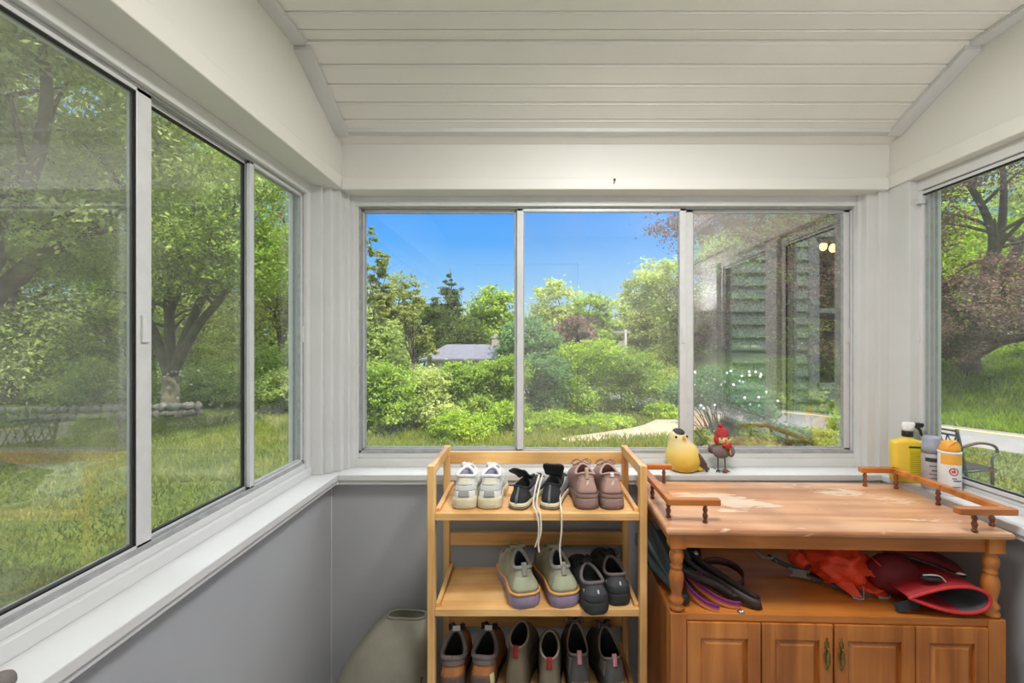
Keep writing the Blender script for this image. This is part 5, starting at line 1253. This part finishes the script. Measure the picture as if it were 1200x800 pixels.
def stripemat():
    m, t, b = newmat('striped_webbing'); L = t.links
    tc = t.nodes.new('ShaderNodeTexCoord'); sp = t.nodes.new('ShaderNodeSeparateXYZ'); L.new(tc.outputs['Generated'], sp.inputs[0])
    n = t.nodes.new('ShaderNodeTexNoise'); n.inputs['Scale'].default_value = 60; L.new(tc.outputs['Object'], n.inputs['Vector'])
    a = t.nodes.new('ShaderNodeAttribute'); a.attribute_name = 'band'; 
    r = t.nodes.new('ShaderNodeValToRGB'); r.color_ramp.interpolation = 'CONSTANT'; L.new(a.outputs['Fac'], r.inputs[0]); el = r.color_ramp.elements
    el[0].position = 0; el[0].color = lin(222, 158, 104); el[1].position = .36; el[1].color = lin(196, 84, 112)
    k = el.new(.6); k.color = lin(124, 48, 116)
    L.new(r.outputs[0], b.inputs['Base Color']); b.inputs['Roughness'].default_value = .8
    return m
STR = stripemat()
def webbing(pts, w, t, name, parent, side):
    # strap with a band attribute across its width
    m = MB(); pts = catmull(pts, 6); rings = []; K = 8; att = []
    for i, p in enumerate(pts):
        d = (pts[min(i+1, len(pts)-1)]-pts[max(i-1, 0)]).normalized(); sd = Vector(side); sd = (sd-d*sd.dot(d)).normalized(); nn = d.cross(sd)
        row = [p+sd*w*(k/K-.5)+nn*t/2 for k in range(K+1)]+[p+sd*w*(k/K-.5)-nn*t/2 for k in range(K, -1, -1)]
        att += [k/K for k in range(K+1)]+[k/K for k in range(K, -1, -1)]; rings.append(row)
    m.loft(rings); ob = m.build(name, STR, parent, smooth=True)
    a = ob.data.attributes.new('band', 'FLOAT', 'POINT'); a.data.foreach_set('value', att)
    return ob
lc = thing0('striped_collar', 'purple, pink and orange striped dog collar beside the umbrella handle', 'collar')
webbing([(.490, 1.455, z+.050), (.512, 1.395, z+.034), (.545, 1.345, z+.022), (.580, 1.322, z+.015), (.612, 1.318, z+.013)], .025, .003, 'strap', lc, (0, -.2, 1))
webbing([(.470, 1.430, z+.050), (.480, 1.37, z+.032), (.502, 1.330, z+.018), (.528, 1.308, z+.013), (.545, 1.303, z+.013)], .025, .003, 'strap', lc, (0, -.2, 1))
webbing([(.520, 1.46, z+.060), (.527, 1.43, z+.055), (.532, 1.405, z+.045)], .025, .003, 'strap', lc, (.6, -.2, 1))
m = MB(); m.tube([(.600, 1.310, z+.004), (.606, 1.296, z+.004)], .0035, 8); m.tube([(.607, 1.312, z+.004), (.613, 1.298, z+.004)], .0035, 8); m.build('snap_hook', MTL, lc, smooth=True)
relo(lc)
ol = thing0('webbing_leash', 'dark olive webbing leash folded under the leather belt', 'leash')
band([(.500, 1.44, z+.055), (.550, 1.385, z+.040), (.600, 1.35, z+.022), (.622, 1.342, z+.018)], .024, .003, plain('olive_webbing', lin(62, 62, 46), .85, bump=.5), 'strap', ol, side=(0, -.3, 1))
band([(.47, 1.50, z+.07), (.52, 1.53, z+.082), (.58, 1.56, z+.07), (.60, 1.60, z+.03)], .022, .003, BLK, 'strap', ol, side=(0, .3, 1))
m = MB().lathe([(.007, 0), (.009, .004), (.009, .020), (.006, .026)], n=14, M=Matrix.Translation((.545, 1.50, z+.077)) @ Matrix.Rotation(math.radians(60), 4, 'X')); m.build('snap_hook', MTL, ol, smooth=True)
relo(ol)
# orange vest bundle
ORG = plain('orange_red_nylon', lin(238, 72, 36), .5, var=.06, scale=20, bump=.2, bscale=60)
ov = empty('orange_vest', (1.015, 1.475, DZ), label='bright orange crumpled dog vest with grey trim in the middle of the open shelf', cat='vest')
ob = crumple('fabric', (.085, .105, .072), ORG, None, None, (-.015, .02, .004), 0, 7, amp=.30, freq=10); ob.parent = ov
m = MB(); rn = random.Random(4)
for k in range(9):      # folded petals of cloth
    a = k*.7; r0_ = .018+.006*k; c = Vector((.030, -.062, .052))
    pts_ = [c+Vector((math.cos(a+q*.5)*(r0_), -.004*q, math.sin(a+q*.5)*(r0_)*.8)) for q in range(5)]
    m.ribbon(catmull(pts_, 4), .036, .003, (0.1, 1, .2))
m.build('fold', ORG, ov, smooth=True)
for fl_ in ([[(.02, -.06, .022), (.06, -.055, .03), (.075, -.095, .004), (.04, -.10, .003)], [(.02, -.056, .030), (.06, -.050, .040), (.077, -.095, .008), (.04, -.102, .007)]], [[(-.07, -.05, .03), (-.02, -.07, .03), (-.012, -.105, .003), (-.035, -.10, .003)], [(-.07, -.045, .05), (-.02, -.065, .045), (-.010, -.106, .007), (-.036, -.10, .007)]]):
    MB().loft(fl_).build('flap', ORG, ov, bevel=.002)
m = MB(); m.ribbon(catmull([(-.040, -.103, .006), (-.012, -.110, .005), (.0, -.09, .03)], 4), .005, .002, (0, 0, 1)); m.ribbon(catmull([(.038, -.104, .006), (.078, -.099, .006), (.082, -.06, .025)], 4), .006, .002, (0, 0, 1)); m.ribbon(catmull([(-.02, -.075, .05), (.0, -.088, .048), (.012, -.085, .040)], 4), .010, .002, (0, 0, 1))
m.build('grey_trim', plain('grey_binding', lin(158, 156, 156), .7), ov)
m = MB(); GRS_ = plain('grey_strap', lin(88, 86, 86), .8)
m.ribbon(catmull([(-.06, -.02, .05), (-.10, .03, .03), (-.14, .06, .02), (-.19, .10, .035)], 5), .016, .002, (0, .4, 1)); m.ribbon(catmull([(.03, -.09, .004), (-.03, -.075, .012), (-.08, -.02, .010), (-.115, .015, .012)], 5), .012, .002, (0, .6, 1))
m.build('strap', GRS_, ov, smooth=True)
BK = plain('light_grey_plastic', lin(150, 150, 152), .4)
m = MB(); Mb = Matrix.Translation((-.128, .018, .016)) @ Euler((math.radians(35), 0, math.radians(-25))).to_matrix().to_4x4()
m.box(-.020, .020, -.013, .013, -.004, .004, Mb); m.box(-.030, -.020, -.015, -.009, -.003, .003, Mb); m.box(-.030, -.020, .009, .015, -.003, .003, Mb); m.box(.020, .030, -.015, -.007, -.004, .004, Mb); m.box(.020, .030, .007, .015, -.004, .004, Mb)
m.build('side_release_buckle', BK, ov, bevel=.0015)
m = MB(); m.tube([(-.225, .11, .045), (-.205, .10, .030), (-.180, .09, .032), (-.165, .085, .050)], .0045, 8); m.tube([(-.172, .082, .030), (-.164, .08, .018), (-.156, .084, .030), (-.164, .088, .040)], .003, 6); m.build('ladder_lock', BK, ov, smooth=True)
m = MB(); m.ell((-.10, .06, .045), (.035, .04, .03), 24, 14, fn=lambda u: 1+.25*mnoise.noise(u*3)); m.build('fabric_corner', ORG, ov, smooth=True)
# red harness: a padded sleeve lying on its side, opening to the front
RD_ = plain('red_padded_fabric', lin(168, 34, 44), .6, var=.1, scale=40, bump=.3); RDT = plain('bright_red_binding', lin(206, 54, 58), .6); DRD = plain('dark_red_mesh', lin(116, 24, 34), .7, var=.15, bump=.4, bscale=400)
ha = empty('dog_harness', (1.185, 1.335, DZ), rz=math.radians(-4), label='red padded dog harness with grey inside, opening toward the room by the right turned post', cat='harness')
def tear(sx, sz, y, dx_=0, dz_=0, n=40):
    out = []
    for j in range(n):
        a = 2*math.pi*j/n; r = 1+.0*a; c = math.cos(a); s = math.sin(a)
        wv = (.5+.5*c)**.55    # pointed at the left
        out.append(Vector((dx_+sx*c, y, max(.0025, dz_+sz*(1+s*wv*1.0)))))
    return out
rg = []
prs = [(-.055, .107, .049, 0, .004), (-.03, .109, .050, 0, .004), (.02, .108, .050, -.003, .004), (.08, .100, .046, -.012, .006), (.14, .085, .040, -.025, .010)]
m = MB(); m.loft([tear(a, b, y, dx2, dz2) for y, a, b, dx2, dz2 in prs], False, False); ob = m.build('padded_sleeve', RD_, ha, smooth=True)
so = ob.modifiers.new('thick', 'SOLIDIFY'); so.thickness = .003; so.offset = 1
m = MB(); m.loft([tear(a-.006, b-.004, y, dx2, dz2+.004) for y, a, b, dx2, dz2 in prs], False, True); m.build('grey_inside', plain('grey_mesh_lining', lin(92, 92, 96), .8, bump=.4, bscale=500), ha, smooth=True)
q = tear(.107, .049, -.057, 0, .004); q.append(q[0]); MB().tube(q, .0048, 8, cap=False).build('binding', RDT, ha, smooth=True)
m = MB(); m.ell((-.03, -.030, .100), (.030, .018, .008), 16, 8); m.build('handle', BLK, ha, smooth=True)
m = MB(); m.tube(catmull([(-.055, -.035, .108), (-.03, -.045, .114), (-.008, -.040, .106), (.004, -.04, .092)], 4), .002, 6); m.tube(catmull([(.048, -.02, .108), (.060, -.026, .110), (.072, -.02, .106), (.060, -.014, .108), (.048, -.02, .108)], 4), .0022, 6); m.build('reflective_piping', plain('silver_piping', lin(206, 204, 200), .35), ha, smooth=True)
m = MB(); rows = []
for i in range(9):
    t = i/8; rows.append([Vector((-.10+.22*t, .07+.10*u/6-.03*t, .128-.050*t*t+.020*math.sin(u/6*math.pi)-.012*t)) for u in range(7)])
m.loft(rows, False, False, closed=False); ob = m.build('back_panel', DRD, ha, smooth=True); so = ob.modifiers.new('thick', 'SOLIDIFY'); so.thickness = .012; so.offset = -1
m = MB(); m.ell((-.07, .06, .062), (.075, .05, .060), 24, 14, fn=lambda u: 1+.12*mnoise.noise(u*2.5)); m.build('chest_pad', DRD, ha, smooth=True)
MB().ribbon(catmull([(-.13, -.035, .012), (-.11, -.045, .024), (-.07, -.04, .03)], 4), .024, .003, (0, .3, 1)).build('strap', BLK, ha)
MB().ribbon(catmull([(.10, .02, .04), (.125, .0, .032), (.135, -.01, .04)], 4), .016, .003, (0, .3, 1)).build('strap', BLK, ha)
m = MB(); Mb = Matrix.Translation((.138, -.012, .045)) @ Euler((.4, .6, .5)).to_matrix().to_4x4(); m.box(-.014, .014, -.007, .007, -.010, .010, Mb); m.box(-.010, .010, -.009, .009, .010, .018, Mb); m.build('buckle', plain('black_plastic', lin(34, 34, 36), .35), ha, bevel=.0015)

# ------------------------------------------------------------------ canvas bag on the floor left of the rack
bg_ = empty('canvas_bag', (-.52, 1.60, 0), label='slumped olive-grey canvas bag leaning on the back wall left of the shoe rack', cat='bag')
CAN = plain('olive_grey_canvas', lin(140, 137, 122), .9, var=.12, scale=12, bump=.4, bscale=250)
prof_ = [(0, -.165, .175, .12), (.05, -.176, .178, .13), (.12, -.164, .176, .125), (.20, -.138, .176, .12), (.26, -.100, .176, .11), (.31, -.060, .175, .098), (.350, -.018, .172, .080), (.372, .012, .168, .050), (.384, .026, .160, .028)]
rings = []
for z_, xa, xb, dp in prof_:
    c_ = (xa+xb)/2; hw_ = (xb-xa)/2; ring = []
    for q in rrect(2*hw_, 2*dp, z_, n=48, p=3):
        nz = .012*mnoise.noise(Vector((q.x*9, q.y*9, z_*9+3)))
        ring.append(Vector((min(q.x+c_+nz, .178), q.y+nz+.03*z_, z_)))
    rings.append(ring)
m = MB(); m.loft(rings, True, False)
top_ = rings[-1]; cen = sum(top_, Vector())/len(top_)
m.loft([top_, [cen+(q-cen)*.93 for q in top_], [cen+(q-cen)*.88-Vector((0, 0, .05)) for q in top_], [cen+(q-cen)*.7-Vector((0, 0, .10)) for q in top_]], False, True)
m.build('body', CAN, bg_, smooth=True, sub=1)
MB().tube([q+Vector((0, 0, .001)) for q in top_]+[top_[0]+Vector((0, 0, .001))], .0045, 8, cap=False).build('hem', plain('canvas_hem', lin(134, 134, 122), .9), bg_, smooth=True)
m = MB(); rows = []
for i in range(7):
    t = i/6; z_ = .02+.24*t; rows.append([Vector((.172-(1-t)*.075*(1-u/5), -.126+.004*t-(.004 if 0 < u < 5 else 0), z_)) for u in range(6)])
m.loft(rows, False, False, closed=False); ob = m.build('blue_lining_flap', plain('navy_cotton', lin(46, 58, 84), .85), bg_, smooth=True); so = ob.modifiers.new('t', 'SOLIDIFY'); so.thickness = .004

# ------------------------------------------------------------------ painted butterfly ornament by the left wall
bo = empty('butterfly_ornament', (-.655, .875, 0), rz=math.radians(0), label='butterfly ornament with black white-spotted wings and teal body, low by the left wall', cat='ornament')
BLKP = plain('gloss_black_enamel', lin(20, 20, 22), .25); WHP = plain('white_enamel', lin(240, 240, 240), .3)
m = MB().tube([(0, 0, .012), (0, 0, .60)], .006, 8); m.lathe([(.09, 0), (.09, .008), (.07, .012), (.01, .016)], n=28); m.build('stand', BLKP, bo, smooth=True)
tm, t, b = newmat('teal_green_enamel'); tc = t.nodes.new('ShaderNodeTexCoord'); n_ = t.nodes.new('ShaderNodeTexNoise'); n_.inputs['Scale'].default_value = 30; t.links.new(tc.outputs['Object'], n_.inputs['Vector'])
r_ = t.nodes.new('ShaderNodeValToRGB'); t.links.new(n_.outputs['Fac'], r_.inputs[0]); el = r_.color_ramp.elements; el[0].position = .38; el[0].color = lin(70, 140, 132); el[1].position = .62; el[1].color = lin(206, 138, 108)
k = el.new(.5); k.color = lin(110, 152, 92); t.links.new(r_.outputs[0], b.inputs['Base Color']); b.inputs['Roughness'].default_value = .25
MB().ell((-.004, 0, .622), (.032, .026, .040), 24, 14).build('body', tm, bo, smooth=True)
for sg, dxx in ((-1, 0), (1, .008)):
    c = Vector((sg*.052+dxx*0-.0, 0, .625)); M2 = Matrix.Rotation(sg*.45, 4, 'Y')
    w_ = MB().ell(c, (.036, .012, .040), 22, 14, M2).build('wing', BLKP, bo, smooth=True, label='black wing with white spots')
    m = MB()
    for (a, bb) in ((-.5, .65), (.35, .7), (-.05, .25), (.55, .1), (-.6, .0)):
        q = M2 @ Vector((a*.036, 0, bb*.040)); yy = .012*math.sqrt(max(0, 1-a*a-bb*bb)); m.ell(c+q+Vector((0, -yy, .001)), (.0055, .0025, .0038), 10, 6, Matrix.Rotation(-.5*sg, 4, 'Y'))
        m.ell(c+q+Vector((0, -yy*.6, .003)), (.0055, .003, .0038), 10, 6)
    m.build('white_spots', WHP, w_, smooth=True)
